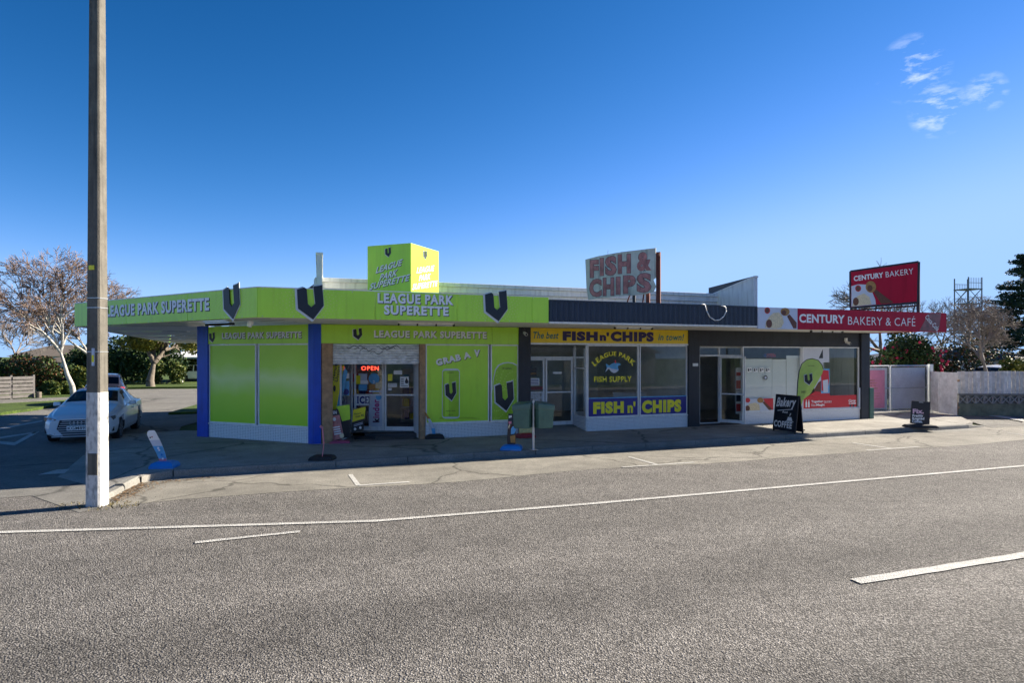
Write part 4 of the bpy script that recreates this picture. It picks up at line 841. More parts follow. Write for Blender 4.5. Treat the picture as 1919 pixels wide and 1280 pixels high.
# fish and chips board
fa, fb = AT(1099, 520, 19.6), AT(1230, 520, 19.6); zz = 19.6
hz = lambda y: H + (HY - y) * zz / F
lean = Vector((fb[0] - fa[0], -.9, 0)); FB = between(fa, fa + lean)
fb2 = thing('roof_board_sign', (fa[0] + 1, fa[1], 3.5), 'weathered white roof board with faded red outlined letters', 'sign')
d = 0
outl = zb1([(415, 240), (520, 212), (700, 180), (978, 147), (978, 385), (958, 400), (980, 455), (960, 498), (900, 515), (810, 525), (560, 545), (440, 562), (425, 480)])
pl = [FB.px(x, y) for x, y in outl][::-1]
m = MB(); m.prism(FB, pl, -.04, 0); m.build('panel', SIGNW, fb2)
m = MB()
def fc(ch, x0, y0, x1, y1):
    x0, y0, x1, y1 = bx(zb1, x0, y0, x1, y1)
    m.tpx(FB, ch, x0 - .5, y0 - .5, x1 + .5, y1 + .5, .004, M('grey_outline', (.06, .06, .065), .6, var=.3), bold=.07); m.tpx(FB, ch, x0 + .2, y0 + .2, x1 - .2, y1 - .2, .008, FADER, bold=.05)
for ch, *q in (('F', 452, 243, 522, 385), ('I', 532, 228, 562, 370), ('S', 574, 212, 665, 368), ('H', 676, 197, 778, 352), ('&', 826, 180, 945, 332), ('C', 448, 395, 545, 540), ('H', 556, 385, 645, 530), ('I', 660, 378, 695, 520), ('P', 718, 366, 818, 512), ('S', 826, 348, 942, 505)): fc(ch, *q)
m.build('lettering', None, fb2)
m = MB(); x0, y0 = zb1([(998, 180)])[0]; q = FB.px(x0, y0, -.12); m.box(FB, q[0] - .06, q[0] + .06, -.2, -.1, 3.5, q[1]); m.box(FB, q[0] - .2, q[0] + .04, -.1, -.045, q[1] - .12, q[1] - .03); m.build('post', RUST, fb2)
m = MB(); tq = FB.T(1215, -.2); m.box(FB, tq - .05, tq + .05, -.25, -.15, 3.5, q[1] - .3); m.build('post', RUST, fb2); m = MB(); tq = FB.T(1189, -.1); m.box(FB, tq - .04, tq + .04, -.14, -.05, 3.5, q[1] - .4); m.build('post', BLACK, fb2)
m = MB(); m.tube(FB.P(FB.T(1150), -.9, 3.52), FB.P(FB.T(1183), -.06, 4.3), .02, n=6); m.tube(FB.P(FB.T(1195), -.5, 3.52), FB.P(FB.T(1206), -.06, 4.2), .02, n=6); m.build('brace', RUST, fb2)
m = MB(); x0, y0 = zb1([(596, 205)])[0]; q = FB.px(x0, y0, -.1); m.tube(FB.P(q[0], -.1, q[1] - .3), FB.P(q[0], -.1, q[1] + .15), .008, n=5); m.build('spike', GALV, fb2)
# bakery roof sign
zz = 23.2; ba, bb = AT(1594, 560, zz + .9), AT(1722, 560, zz - .6); BS = between(ba, bb)
bs = thing('roof_billboard', (*(ba.lerp(bb, .5)).xy, 3.55), 'crimson roof billboard with white lettering and food picture in a dark frame', 'sign')
cor = [(1594, 508.5), (1722, 490.5), (1720, 567), (1594, 577)]
pz = [BS.px(x, y) for x, y in cor]; m = MB(); t0, t1 = pz[0][0], pz[1][0]; zlo, zhi = .5 * (pz[2][1] + pz[3][1]), .5 * (pz[0][1] + pz[1][1])
m.prism(BS, pz[::-1], -.06, 0); m.build('panel', RED, bs)
m = MB(); e = .05; q = pz
for a, b in ((0, 1), (1, 2), (2, 3), (3, 0)): m.tube(BS.P(q[a][0], -.02, q[a][1]), BS.P(q[b][0], -.02, q[b][1]), .045, n=4)
m.build('frame', BLACK, bs)
m = MB(); d = .006
m.tpx(BS, 'CENTURY', *bx(zb6, 1086, 140, 1318, 182), d, WHT, bold=.035, warp=None, rot=R(3.5)); m.tpx(BS, 'BAKERY', *bx(zb6, 1336, 108, 1552, 152), d, WHT, bold=-.004, rot=R(3.5))
m.ppx(BS, zb6([(1068, 395), (1068, 235), (1120, 220), (1190, 222), (1235, 290), (1255, 340), (1260, 378)]), d - .002, PALEB); m.dpx(BS, *zb6([(1121, 252)])[0], 5.6, 6.2, d, REDC); m.dpx(BS, *zb6([(1121, 252)])[0], 4, 4.6, d + .002, BROWN)
m.ppx(BS, zb6([(1075, 392), (1085, 340), (1120, 310), (1165, 290), (1210, 320), (1225, 378)]), d + .0, CREAM); m.dpx(BS, *zb6([(1103, 355)])[0], 5.5, 7.5, d + .002, BROWN)
m.ppx(BS, zb6([(1240, 275), (1265, 262), (1345, 325), (1390, 355), (1395, 366), (1300, 372)]), d + .0, BROWN); m.dpx(BS, *zb6([(1220, 240)])[0], 9.8, 11, d + .002, AMBER); m.dpx(BS, *zb6([(1213, 250)])[0], 5, 6, d + .004, BROWN)
m.build('print', None, bs)
for x, y in ((1595, 580), (1720, 575)):
    m = MB(); tq = BS.T(x); m.box(BS, tq - .05, tq + .05, -.14, -.065, 3.5, pz[1][1] if x > 1700 else pz[0][1]); m.build('post', BLACK, bs)
m = MB(); m.tube(BS.P(t0, -.1, zlo - .12), BS.P(t1, -.1, zlo - .06), .03, n=5)
for k in range(5): m.tube(BS.P(t0 + .3 + k * .4, -.1, 3.52), BS.P(t0 + .45 + k * .4, -.1, zlo + .02), .02, n=5)
m.build('brace', BLACK, bs)
# cable loop hanging over the ribbed fascia
loop = [FB.px(0, 0)] and zb1([(1335, 595), (1370, 600), (1385, 650), (1410, 700), (1450, 726), (1490, 722), (1525, 690), (1542, 650), (1535, 618), (1500, 608)])
m = MB(); m.path([P(*(lambda q: (q[0], FD + .03, q[1]))(W.px(x, y, FD + .03))) for x, y in loop], .014); tag(m.build('cable', WPAINT, smooth=True), 'loose white cable looped over the dark ribbed fascia', 'cable')
# soffit light battens, floodlight, cameras
for k, (t, wd, lab) in enumerate(((W.T(800, 1.6), 1.4, 'over the shop entrance'), (W.T(1188, 1.6), 1.2, 'over the takeaway'), (W.T(1550, 1.6), 1.3, 'over the bakery'))):
    b = thing('light_batten', P(t, 1.6, ZS), 'slim fluorescent batten under the canopy ' + lab, 'light', 'battens under the canopy')
    m = MB(); m.box(W, t - wd / 2, t + wd / 2, 1.57, 1.63, ZS - .045, ZS + .0); m.build('housing', WPAINT, b); m = MB(); m.tube(P(t - wd / 2 + .05, 1.6, ZS - .065), P(t + wd / 2 - .05, 1.6, ZS - .065), .014); m.build('tube', PALEB, b)
    for q in (-.5, -.17, .17, .5): mb = MB(); mb.box(W, t + q * wd - .015, t + q * wd + .015, 1.56, 1.64, ZS - .085, ZS - .03); mb.build('clip', BLACK, b)
for (fr, x, y, d, lab) in ((SF, 412, 601, -1.2, 'near the splayed corner'), (SF, 335, 633, -3.2, 'above the side window')):
    b = thing('light_batten', fr.P(fr.T(x, d), d, ZS), 'dark batten light on the boarded soffit ' + lab, 'light', 'dark battens under the side canopy'); t = fr.T(x, d); m = MB(); m.box(fr, t - .55, t + .55, d - .05, d + .05, ZS - .06, ZS - .004); m.build('housing', BLACK, b)
m = MB(); c = SF.P(SF.T(470, -.5), -.5, ZF0 - .02)
m.tube(c, c + Vector((0, 0, -.05)), .05, .07, 10); m.tube(c + Vector((0, 0, -.05)), c + Vector((-.02, -.03, -.14)), .07, .05, 10); tag(m.build('floodlight', WPAINT), 'small round white floodlight under the corner of the canopy', 'floodlight')
for x, y, lab in ((983, 622, 'on the charcoal column beside the yellow sign'), (1587, 640, 'on the charcoal lintel of the bakery')):
    t, z = W.px(x, y, .06); b = thing('security_camera', P(t, .06, z), 'white security camera ' + lab, 'camera', 'security cameras'); m = MB(); m.box(W, t - .05, t + .05, .0, .06, z + .0, z + .12); m.build('bracket', WPAINT, b); m = MB(); m.tube(P(t, .03, z - .02), P(t, .22, z - .08), .045, .045, 10); cb = m.build('body', WPAINT, b); m = MB(); m.tube(P(t, .22, z - .08), P(t, .226, z - .082), .035, .035, 10); m.build('lens', INK, cb)
mb = MB(); mb.rpx(W, 1299, 681, 1309, 686.5, .075, None, th=.014); tag(mb.build('letter_plate', WPAINT), 'small cream plate fixed to the charcoal column beside the bakery door', 'plate')

# ------------------------------------------------------------------ pole
pb = G(183, 948); pw = thing('power_pole', pb, 'tall tapered concrete power pole with a white painted foot', 'pole')
def pole_seg(z0, z1, mat, name, g=0):
    def r(z): return (.127 - .0045 * z) + g
    an = R(-5); m = MB(); ps = []
    for z in (z0, z1):
        for k in range(4):
            a = an + k * math.pi / 2 + math.pi / 4; 
            for q in (-.12, .12): ps.append(pb + Vector((math.cos(a + q) * r(z) * 1.25, math.sin(a + q) * r(z) * 1.25, z)))
    b = len(m.v); m.v += [tuple(p) for p in ps]
    for i in range(8): j = (i + 1) % 8; m.f.append((i, j, 8 + j, 8 + i))
    m.f.append(tuple(range(8, 16))); m.m += [0] * 9
    return m.build(name, mat, pw)
zw = H - (735 - HY) * pb[1] / F
pole_seg(-.05, zw, CONCW, 'painted_foot'); pole_seg(zw, 10.5, CONC, 'shaft', -.002)
for y, nm in ((560, 'wire_band'), (578, 'wire_band'), (660, 'wire_band')):
    z = H + (HY - y) * pb[1] / F; pole_seg(z, z + .012, GALV, nm, .004)
fp_ = Fr(pb.xy, R(-5)); 
z = H + (HY - 503) * pb[1] / F; t = fp_.T(172, .11); m = MB(); m.box(fp_, t - .045, t + .045, .05, .116, z - .035, z + .035); m.build('tag_plate', YELT, pw)
z = H + (HY - 668) * pb[1] / F; t = fp_.T(175, .12); m = MB(); m.box(fp_, t - .022, t + .022, .05, .126, z - .15, z + .13); m.build('tag_plate', PALEB, pw); m = MB(); m.box(fp_, t - .018, t + .018, .126, .129, z - .09, z + .02); m.build('tag_plate', YELT, pw)
m = MB(); z = H + (HY - 868) * pb[1] / F; t = fp_.T(176, .12); m.box(fp_, t - .09, t + .07, .08, .134, z - .17, z + .17); m.build('repair_patch', CONC, pw)
random.seed(12); m = MB()
for k in range(260):
    a = random.uniform(0, 6.28); r = random.uniform(.12, .42); p = pb + Vector((math.cos(a) * r * 1.6, math.sin(a) * r * .8, .0)); q = random.uniform(0, 6.28); s = random.uniform(.02, .05)
    m.face([p + Vector((math.cos(q) * s * .3, math.sin(q) * s * .3, 0)), p - Vector((math.cos(q) * s * .3, math.sin(q) * s * .3, 0)), p + Vector((random.uniform(-s, s), random.uniform(-s, s), random.uniform(.01, .045)))])
wd_ = m.build('weeds', M('dry_weeds', (.16, .13, .05), .9, var=.4, vs=20)); wd_['kind'] = 'stuff'; tag(wd_, 'dry weeds and litter around the foot of the pole', 'weeds')

random.seed(31); m = MB()
for k in range(700):
    q = random.random(); c = kc.lerp(ka, min(1, q * 1.3)) if q < .75 else ka.lerp(P(-2.2, 3.3, 0), (q - .75) * 4); c = c + Vector((abs(random.gauss(0, .18)), -abs(random.gauss(0, .16)), .012)); a = random.uniform(0, 6.28); r = random.uniform(.008, .024)
    m.face([c + Vector((math.cos(a + b) * r * f, math.sin(a + b) * r * f, random.uniform(0, .012))) for b, f in ((0, 1.4), (1.57, .6), (3.14, 1.4), (4.71, .6))])
lt = m.build('leaf_litter', M('dead_leaves', (.16, .095, .045), .9, var=.5, vs=25)); lt['kind'] = 'stuff'; tag(lt, 'brown dead leaves gathered in the gutter at the kerb corner', 'leaf litter')

# ------------------------------------------------------------------ boards, flags and bins on the footpath
def mound(c, ang, w_, l_, h, mat, parent, name='base'):
    fr = Fr(c, ang); m = MB(); z = c[2]; a, b = w_ / 2, l_ / 2
    rings = [(1, 0), (1, .35), (.86, .75), (.55, 1)]
    for (s0, h0), (s1, h1) in zip(rings, rings[1:]):
        for (x0, y0), (x1, y1) in (((-1, -1), (1, -1)), ((1, -1), (1, 1)), ((1, 1), (-1, 1)), ((-1, 1), (-1, -1))):
            m.face([fr.P(x0 * a * s0, -y0 * b * s0, z + h * h0), fr.P(x1 * a * s0, -y1 * b * s0, z + h * h0), fr.P(x1 * a * s1, -y1 * b * s1, z + h * h1), fr.P(x0 * a * s1, -y0 * b * s1, z + h * h1)])
    m.face([fr.P(x * a * .55, -y * b * .55, z + h) for x, y in ((-1, -1), (1, -1), (1, 1), (-1, 1))]); return m.build(name, mat, parent)
def bendy(c, ang, rows, prints, edge, parent):     # rows of (left px, right px, y px, depth) on a vertical plane through c
    fr = Fr(c, ang); m = MB(); L, Rr = [], []
    for xl, xr, y, d in rows:
        a, z = fr.px(xl, y, d); b, z2_ = fr.px(xr, y, d); L.append((a, d, z)); Rr.append((b, d, z))
    for i in range(len(rows) - 1):
        mt = prints[i % len(prints)]
        q = [L[i], Rr[i], Rr[i + 1], L[i + 1]]
        m.face([fr.P(*v) for v in q][::-1], mt); m.face([fr.P(a, d - .008, z) for a, d, z in q], edge)
        for s in (L, Rr): m.face([fr.P(*s[i]), fr.P(*s[i + 1]), fr.P(s[i + 1][0], s[i + 1][1] - .008, s[i + 1][2]), fr.P(s[i][0], s[i][1] - .008, s[i][2])], edge)
    return m.build('panel', None, parent)
# 1 leaning blue-based sign at the left
c = G(309, 876, PZ); o = thing('pavement_sign', c, 'white and blue flexible sign leaning left on a bright blue base near the pole', 'pavement sign', 'flexible pavement signs')
mound(c, R(8), .46, .42, .13, BBLUE, o)
rows = [(q[0][0], q[1][0], q[0][1], d) for q, d in [(z2([(1120, 668), (1158, 668)]), .10), (z2([(1106, 680), (1168, 680)]), .10), (z2([(1104, 700), (1178, 700)]), .09), (z2([(1122, 740), (1200, 740)]), .07), (z2([(1146, 785), (1220, 785)]), .05), (z2([(1172, 835), (1238, 835)]), .03), (z2([(1192, 880), (1250, 880)]), .01), (z2([(1210, 935), (1250, 935)]), 0)]]
bendy(c, R(8), rows, [WHT, WHT, WHT, PALEB, SKYB, SKYB, PINK], SILV, o)
m = MB(); fr = Fr(c, R(8))
for k, (x, y, s, mt) in enumerate(((1128, 722, 6, INK), (1142, 716, 6, FADER), (1188, 800, 9, WHT), (1196, 815, 8, WHT), (1214, 850, 9, BBLUE), (1222, 880, 8, WHT))): m.dpx(fr, *z2([(x, y)])[0], s / 4, s / 4, .11 - .015 * k, mt, 6)
m.build('print', None, o)
# 2 edge-on pink sign on a black base by the blue column
c = G(605, 862, PZ); o = thing('pavement_sign', c, 'narrow pink sign seen edge-on with black rubber base in front of the blue column', 'pavement sign', 'flexible pavement signs')
mound(c, R(0), .52, .36, .11, RUBB, o); fr = Fr(c, R(104)); m = MB()
zt = AT(603, 790, c[1])[2]; pr = [(0, PZ + .1), (.03, PZ + .35), (.0, PZ + .7), (-.05, zt - .1)]
for (d0, a), (d1, b) in zip(pr, pr[1:]): m.hexa([fr.P(-.2, d0 + .005, a), fr.P(.2, d0 + .005, a), fr.P(.2, d0 - .005, a), fr.P(-.2, d0 - .005, a), fr.P(-.2, d1 + .005, b), fr.P(.2, d1 + .005, b), fr.P(.2, d1 - .005, b), fr.P(-.2, d1 - .005, b)], PINK if b < 1.0 else WHT)
m.build('panel', None, o)
# 3 bent sign on a black base beside the timber post
c = G(815, 822, PZ); o = thing('pavement_sign', c, 'bent pale sign with black rubber base against the patterned wall by the doorway', 'pavement sign', 'flexible pavement signs')
mound(c, R(10), .52, .34, .13, RUBB, o)
rows = [(q[0][0], q[1][0], q[0][1], d) for q, d in [(zb4([(84, 704), (94, 704)]), .1), (zb4([(92, 730), (112, 730)]), .1), (zb4([(114, 775), (142, 775)]), .08), (zb4([(134, 820), (166, 820)]), .06), (zb4([(154, 870), (190, 870)]), .03), (zb4([(166, 945), (198, 945)]), .02)]]
bendy(c, R(10), rows, [AMBER, AMBER, PALEB, PALEB, SKYB], AMBER, o)
# 4 dark picture sign on a blue base near the bins
c = G(959, 843, PZ); o = thing('pavement_sign', c, 'dark picture sign standing on a bright blue base left of the green bins', 'pavement sign', 'flexible pavement signs')
mound(c, R(-6), .50, .42, .13, BBLUE, o); za = conv(940, 740, 10.667)
rows = [(q[0][0], q[1][0], q[0][1], d) for q, d in [(za([(140, 378), (235, 395)]), -.03), (za([(138, 450), (238, 450)]), -.02), (za([(133, 520), (290, 520)]), -.01), (za([(130, 600), (292, 600)]), 0), (za([(125, 700), (292, 700)]), 0), (za([(118, 800), (290, 800)]), 0), (za([(115, 900), (285, 900)]), 0), (za([(120, 1020), (280, 1020)]), 0)]]
bendy(c, R(-6), rows, [INK, INK, INK, M('maroon_print', (.045, .012, .012), .5, var=.5, vs=20), INK, INK, INK], INK, o)
fr = Fr(c, R(-6)); m = MB()
m.ppx(fr, za([(150, 420), (205, 415), (210, 450), (150, 470)]), .006, SILV); m.ppx(fr, za([(140, 535), (205, 530), (200, 580), (150, 590)]), .006, PINK); m.ppx(fr, za([(195, 680), (230, 630), (285, 640), (290, 720), (260, 780), (190, 790)]), .006, SKYB); m.ppx(fr, za([(175, 830), (280, 800), (280, 960), (190, 960)]), .008, AMBER); m.ppx(fr, za([(135, 640), (160, 590), (178, 600), (150, 690)]), .006, CREAM)
m.build('print', None, o)
# 5 sign with red base half hidden by the bins
c = G(985, 820, PZ); o = thing('pavement_sign', c, 'sign with red and yellow base mostly hidden behind the green bins', 'pavement sign', 'flexible pavement signs')
mound(c, R(20), .48, .36, .13, M('red_plastic', (.30, .012, .02), .4), o); fr = Fr(c, R(20)); m = MB(); a, z = fr.px(974, 757); b, _ = fr.px(992, 762); m.box(fr, a, b + .1, -.02, .0, PZ + .12, z); m.build('panel', M('straw_print', (.65, .55, .22), .5, var=.3, vs=12), o)
# 6 red OPEN board
c = G(637, 830, PZ); o = thing('pavement_sign', c, 'red board headed OPEN on a flat pink base against the timber post', 'pavement sign')
mound(c, R(16), .52, .38, .06, MAUVE, o)
fr = Fr(c, R(2)); m = MB(); crn = zb3([(118, 690), (235, 678), (297, 968), (180, 1003)]); pq = [fr.px(x, y) for x, y in crn][::-1]
m.prism(fr, pq, -.03, 0); m.build('panel', INK, o, bevel=.005); m = MB(); m.ppx(fr, zb3([(128, 750), (250, 735), (294, 962), (184, 996)]), .003, FADER)
m.tpx(fr, 'OPEN', *bx(zb3, 143, 696, 220, 728), .003, WHT, bold=.04, rot=R(5)); m.dpx(fr, *zb3([(198, 778)])[0], 3, 3.6, .006, WHT); 
for k in range(4): m.ppx(fr, zb3([(180 + k * 5, 858 + k * 22), (250 + k * 5, 846 + k * 22), (252 + k * 5, 857 + k * 22), (182 + k * 5, 869 + k * 22)]), .006, WHT)
m.dpx(fr, *zb3([(272, 942)])[0], 4.2, 4.8, .006, CREAM); m.build('print', None, o)
# 7 yellow and black board at the door
c = G(676, 823, PZ); o = thing('pavement_sign', c, 'yellow and black board on a black base in front of the glass side light', 'pavement sign')
mound(c + Vector((.1, .05, 0)), R(14), .56, .36, .06, RUBB, o); fr = Fr(c, R(24)); m = MB()
pq = [fr.px(x, y) for x, y in zb3([(385, 682), (513, 650), (490, 885), (368, 922)])][::-1]; m.prism(fr, pq, -.03, 0); m.build('panel', INK, o, bevel=.005)
m = MB(); m.ppx(fr, zb3([(387, 684), (512, 652), (500, 770), (376, 806)]), .003, YELT); m.tpx(fr, 'Western', *bx(zb3, 393, 712, 465, 732), .006, INK, bold=.01, rot=R(10)); m.tpx(fr, 'Union WU', *bx(zb3, 408, 732, 494, 756), .006, INK, bold=.02, rot=R(10))
for k in range(2): m.ppx(fr, zb3([(392, 832 + k * 14), (480, 806 + k * 14), (480, 812 + k * 14), (392, 838 + k * 14)]), .006, PALEB)
m.dpx(fr, *zb3([(405, 876)])[0], 2.4, 2.6, .006, WHT); m.dpx(fr, *zb3([(458, 862)])[0], 2.4, 2.6, .006, WHT); m.build('print', None, o)
# 8 tall green and black stand, 9 leaning yellow banner inside the porch
c = P(W.T(650, -.2), -.2, PZ + .02); o = thing('display_stand', c, 'green and black stand between the timber post and the glass doors', 'stand'); fr = Fr(c, A); m = MB()
m.ppx(fr, zb3([(215, 650), (350, 632), (358, 780), (275, 800), (245, 700)]), .0, LIME); m.prism(fr, [fr.px(x, y, -.005) for x, y in zb3([(225, 655), (352, 634), (358, 965), (285, 965)])][::-1], -.04, -.005, INK); m.build('panel', None, o)
c = P(W.T(640, -.55), -.55, PZ + .04); o = thing('banner_flag', c, 'slanted yellow banner with black writing behind the timber post', 'banner'); fr = Fr(c, A + R(-6)); m = MB()
m.prism(fr, [fr.px(x, y) for x, y in zb3([(182, 240), (296, 235), (215, 690), (182, 720)])][::-1], -.012, 0, YELT)
m.prism(fr, [fr.px(x, y, -.02) for x, y in zb3([(300, 260), (330, 300), (262, 640), (222, 650)])][::-1], -.03, -.02, SKYB); m.build('cloth', None, o)
m = MB(); ta, zb_ = fr.px(*zb3([(235, 400)])[0], .004)
def vt(body, q0, q1, hp, bold):
    (xa, ya), (xb, yb) = zb3([q0])[0], zb3([q1])[0]; ta, za_ = fr.px(xa, ya, .004); tb, zb2 = fr.px(xb, yb, .004); ux, uz = tb - ta, zb2 - za_; L = math.hypot(ux, uz); nx, nz_ = -uz / L, ux / L; hh = hp * .0138
    m.text(fr, body, 0, 1, 0, 1, .004, INK, bold=bold, warp=lambda t, z, x, y: (ta + x * ux + y * nx * hh, za_ + x * uz + y * nz_ * hh))
vt('Union', (232, 405), (262, 250), 6, .02); vt('Western', (196, 400), (230, 230), 6, .02); m.dpx(fr, *zb3([(198, 470)])[0], 2.5, 6, .004, INK); m.build('print', None, o)
pc = MB(); pc.rpx(W, *bx(zb3, 278, 395, 348, 540), -.9, SKYB, th=.01); pc.dpx(W, *zb3([(313, 505)])[0], 6, 6, -.895, NVP); pc.rpx(W, *bx(zb3, 305, 320, 345, 370), -.9, WHT, th=.01); tag(pc.build('window_poster', None), 'blue poster with white note behind the glass side light', 'poster')
# bins on a post
cb_ = G(1000, 843, PZ); bp = thing('bin_post', cb_, 'slim grey steel post standing between two green bins', 'post'); m = MB(); m.tube(cb_, cb_ + Vector((0, 0, 1.2)), .03, .03, 10); m.build('shaft', GALV, bp); m = MB(); m.box(Fr(cb_, A), -.09, .09, -.09, .09, PZ, PZ + .012); m.build('foot_plate', GALV, bp)
def bin_(x0, x1, lab, flip):
    c = Vector((cb_[0], cb_[1], 0)); fr = Fr(c, R(24) if flip else R(-18)); s = 1 if flip else -1
    zt, zb_ = PZ + 1.13, PZ + .52; o = thing('litter_bin', fr.P(s * .26, 0, zb_), lab, 'bin', 'green litter bins on the post'); m = MB(); a, b = (.05, .47) if flip else (-.47, -.05)
    m.hexa([fr.P(a + .02, .16, zb_), fr.P(b - .02, .16, zb_), fr.P(b - .02, -.16, zb_), fr.P(a + .02, -.16, zb_), fr.P(a, .19, zt - .12), fr.P(b, .19, zt - .12), fr.P(b, -.19, zt - .12), fr.P(a, -.19, zt - .12)]); m.build('bin_body', BING, o, bevel=.015)
    zl, zr = (zt + .02, zt - .03) if flip else (zt - .03, zt + .02); m = MB(); g = .015
    m.hexa([fr.P(a - g, .2, zl - .16), fr.P(b + g, .2, zr - .16), fr.P(b + g, -.2, zr - .16), fr.P(a - g, -.2, zl - .16), fr.P(a - g, .2, zl - .02), fr.P(b + g, .2, zr - .02), fr.P(b + g, -.2, zr + .03), fr.P(a - g, -.2, zl + .03)]); m.build('lid', M('bin_lid_green', (.08, .16, .13), .4, var=.15), o, bevel=.02)
    m = MB(); tf = (a + b) / 2; m.face([fr.P(tf - .08, .183, zb_ + .2), fr.P(tf + .05, .183, zb_ + .2), fr.P(tf + .05, .187, zb_ + .38), fr.P(tf - .08, .187, zb_ + .38)]); m.build('sticker', BING, o)
bin_(0, 0, 'left dark green litter bin on the grey post', False); bin_(0, 0, 'right green litter bin on the grey post', True)
# A-frame
a, b = G(1448, 807, PZ), G(1491, 814.5, PZ); fr = between(a, b); o = thing('a_frame_board', a.lerp(b, .5), 'black A-frame board advertising bakery and coffee in chalk white letters', 'A-frame board')
wv = (b - a).length; zt = AT(1470, 740.5, a.lerp(b, .5)[1])[2]
for s in (0, 1):
    m = MB(); d0, d1 = (0, -.12) if s == 0 else (-.26, -.15)
    m.hexa([fr.P(0, d0, PZ + .05), fr.P(wv, d0, PZ + .05), fr.P(wv, d0 - .025, PZ + .05), fr.P(0, d0 - .025, PZ + .05), fr.P(0, d1, zt), fr.P(wv, d1, zt), fr.P(wv, d1 - .025, zt), fr.P(0, d1 - .025, zt)]); pn = m.build('board', INK, o, bevel=.006)
    for t in (.04, wv - .04): mb = MB(); mb.box(fr, t - .02, t + .02, d0 - .03, d0, PZ, PZ + .05); mb.build('foot', RUBB, o)
class Lean:
    def __init__(s, fr, z0, z1, d0, d1): s.f = fr; s.k = (d1 - d0) / (z1 - z0); s.z0 = z0; s.d0 = d0
    def P(s, t, d, z): return s.f.P(t, s.d0 + (z - s.z0) * s.k + d, z)
lf = Lean(fr, PZ + .05, zt, 0, -.12); m = MB()
def zz_(y): return PZ + .05 + (1165 - y) / (1165 - 840) * (zt - PZ - .05)
def tx(x): return (x - 770) / (968 - 770) * wv
m.text(lf, 'Bakery', tx(783), tx(952), zz_(985) + .04, zz_(868) + .02, .004, WHT, bold=.03, shear=.3, rot=R(3)); m.text(lf, 'And', tx(842), tx(888), zz_(1005), zz_(985), .004, WHT, bold=.03); m.text(lf, 'COFFEE', tx(780), tx(935), zz_(1138), zz_(1078), .004, WHT, bold=.04, sp=1.1)
m.face([lf.P(tx(x), .004, zz_(y)) for x, y in ((888, 1068), (935, 1068), (925, 1035), (895, 1035))], WHT); m.face([lf.P(tx(x), .004, zz_(y)) for x, y in ((880, 1076), (945, 1076), (945, 1071), (880, 1071))], WHT); m.face([lf.P(tx(x), .004, zz_(y)) for x, y in ((905, 1025), (912, 1025), (920, 1000), (912, 1000))], WHT); m.face([lf.P(tx(x), .004, zz_(y)) for x, y in ((800, 985), (930, 960), (930, 966), (800, 992))], WHT)
m.build('print', None, o)
# coffee sign on dark base
c = G(1725, 801, PZ); o = thing('pavement_sign', c, 'black coffee sign with pink and white words on a black base, right of the bakery', 'pavement sign'); mound(c, R(-5), .86, .5, .10, RUBB, o)
fr = Fr(c, R(-7)); zs_ = conv(1440, 720, 5.997); pq = [fr.px(x, y) for x, y in zs_([(1618, 186), (1825, 200), (1815, 470), (1598, 440)])][::-1]; m = MB(); m.prism(fr, pq, -.04, 0); m.build('panel', INK, o, bevel=.008)
m = MB(); m.tpx(fr, 'Fix.', *bx(zs_, 1625, 278, 1750, 332), .004, M('pale_pink_print', (.75, .5, .62), .4), bold=.05); m.tpx(fr, 'Freshly', *bx(zs_, 1622, 340, 1742, 378), .004, WHT, bold=.045); m.tpx(fr, 'Roasted', *bx(zs_, 1620, 372, 1755, 402), .004, WHT, bold=.045); m.tpx(fr, 'Coffee.', *bx(zs_, 1618, 402, 1735, 436), .004, WHT, bold=.045); R__ = zs_([(1695, 200), (1745, 203), (1745, 208), (1695, 206)]); m.ppx(fr, R__, .004, SILV); m.build('print', None, o)
# teardrop flag
c = G(1494, 806, PZ); o = thing('teardrop_flag', c, 'lime teardrop flag with a dark emblem behind the A-frame board', 'flag'); fr = Fr(c, R(4))
out = z6([(985, 1010), (1000, 950), (1012, 880), (1090, 820), (1140, 740), (1195, 640), (1205, 600), (1190, 565), (1160, 530), (1110, 516), (1065, 525), (1025, 560), (1003, 620), (990, 720), (982, 850), (975, 1000)])
pq = [fr.px(x, y) for x, y in out]; m = MB(); n = len(pq); ctr = (sum(p[0] for p in pq) / n, sum(p[1] for p in pq) / n)
YG = M('flag_green', (.44, .60, .12), .6, var=.1, vs=4)
for s in (0, -.008):
    for i in range(n):
        j = (i + 1) % n; m.face([fr.P(pq[i][0], s, pq[i][1]), fr.P(pq[j][0], s, pq[j][1]), fr.P(ctr[0], s + .05, ctr[1])], YG)
m.build('cloth', None, o)
emblem(fr, *bx(z6, 1042, 640, 1112, 738), .055, o, .004, .006)
m = MB(); m.tpx(fr, 'ORIGINAL', *bx(z6, 1070, 570, 1130, 580), .055, INK, bold=0); m.tpx(fr, 'ENERGY', *bx(z6, 1015, 790, 1060, 808), .04, INK, bold=0); m.build('print', None, o)
edge = z6([(1205, 604), (1192, 565), (1162, 528), (1110, 513), (1062, 522), (1020, 558), (998, 620), (985, 720), (978, 850), (970, 1000), (966, 1090)]); m = MB(); m.path([fr.P(*(lambda q: (q[0], -.004, q[1]))(fr.px(x, y))) for x, y in edge], .012, 6); q = fr.px(*edge[-1]); m.tube(fr.P(q[0], -.004, q[1]), fr.P(q[0], -.004, PZ + .02), .014, n=6); m.build('pole', INK, o)
q = fr.px(*edge[-1]); m = MB(); m.box(fr, q[0] - .2, q[0] + .2, -.2, .2, PZ, PZ + .03); m.build('base', RUBB, o, bevel=.01)

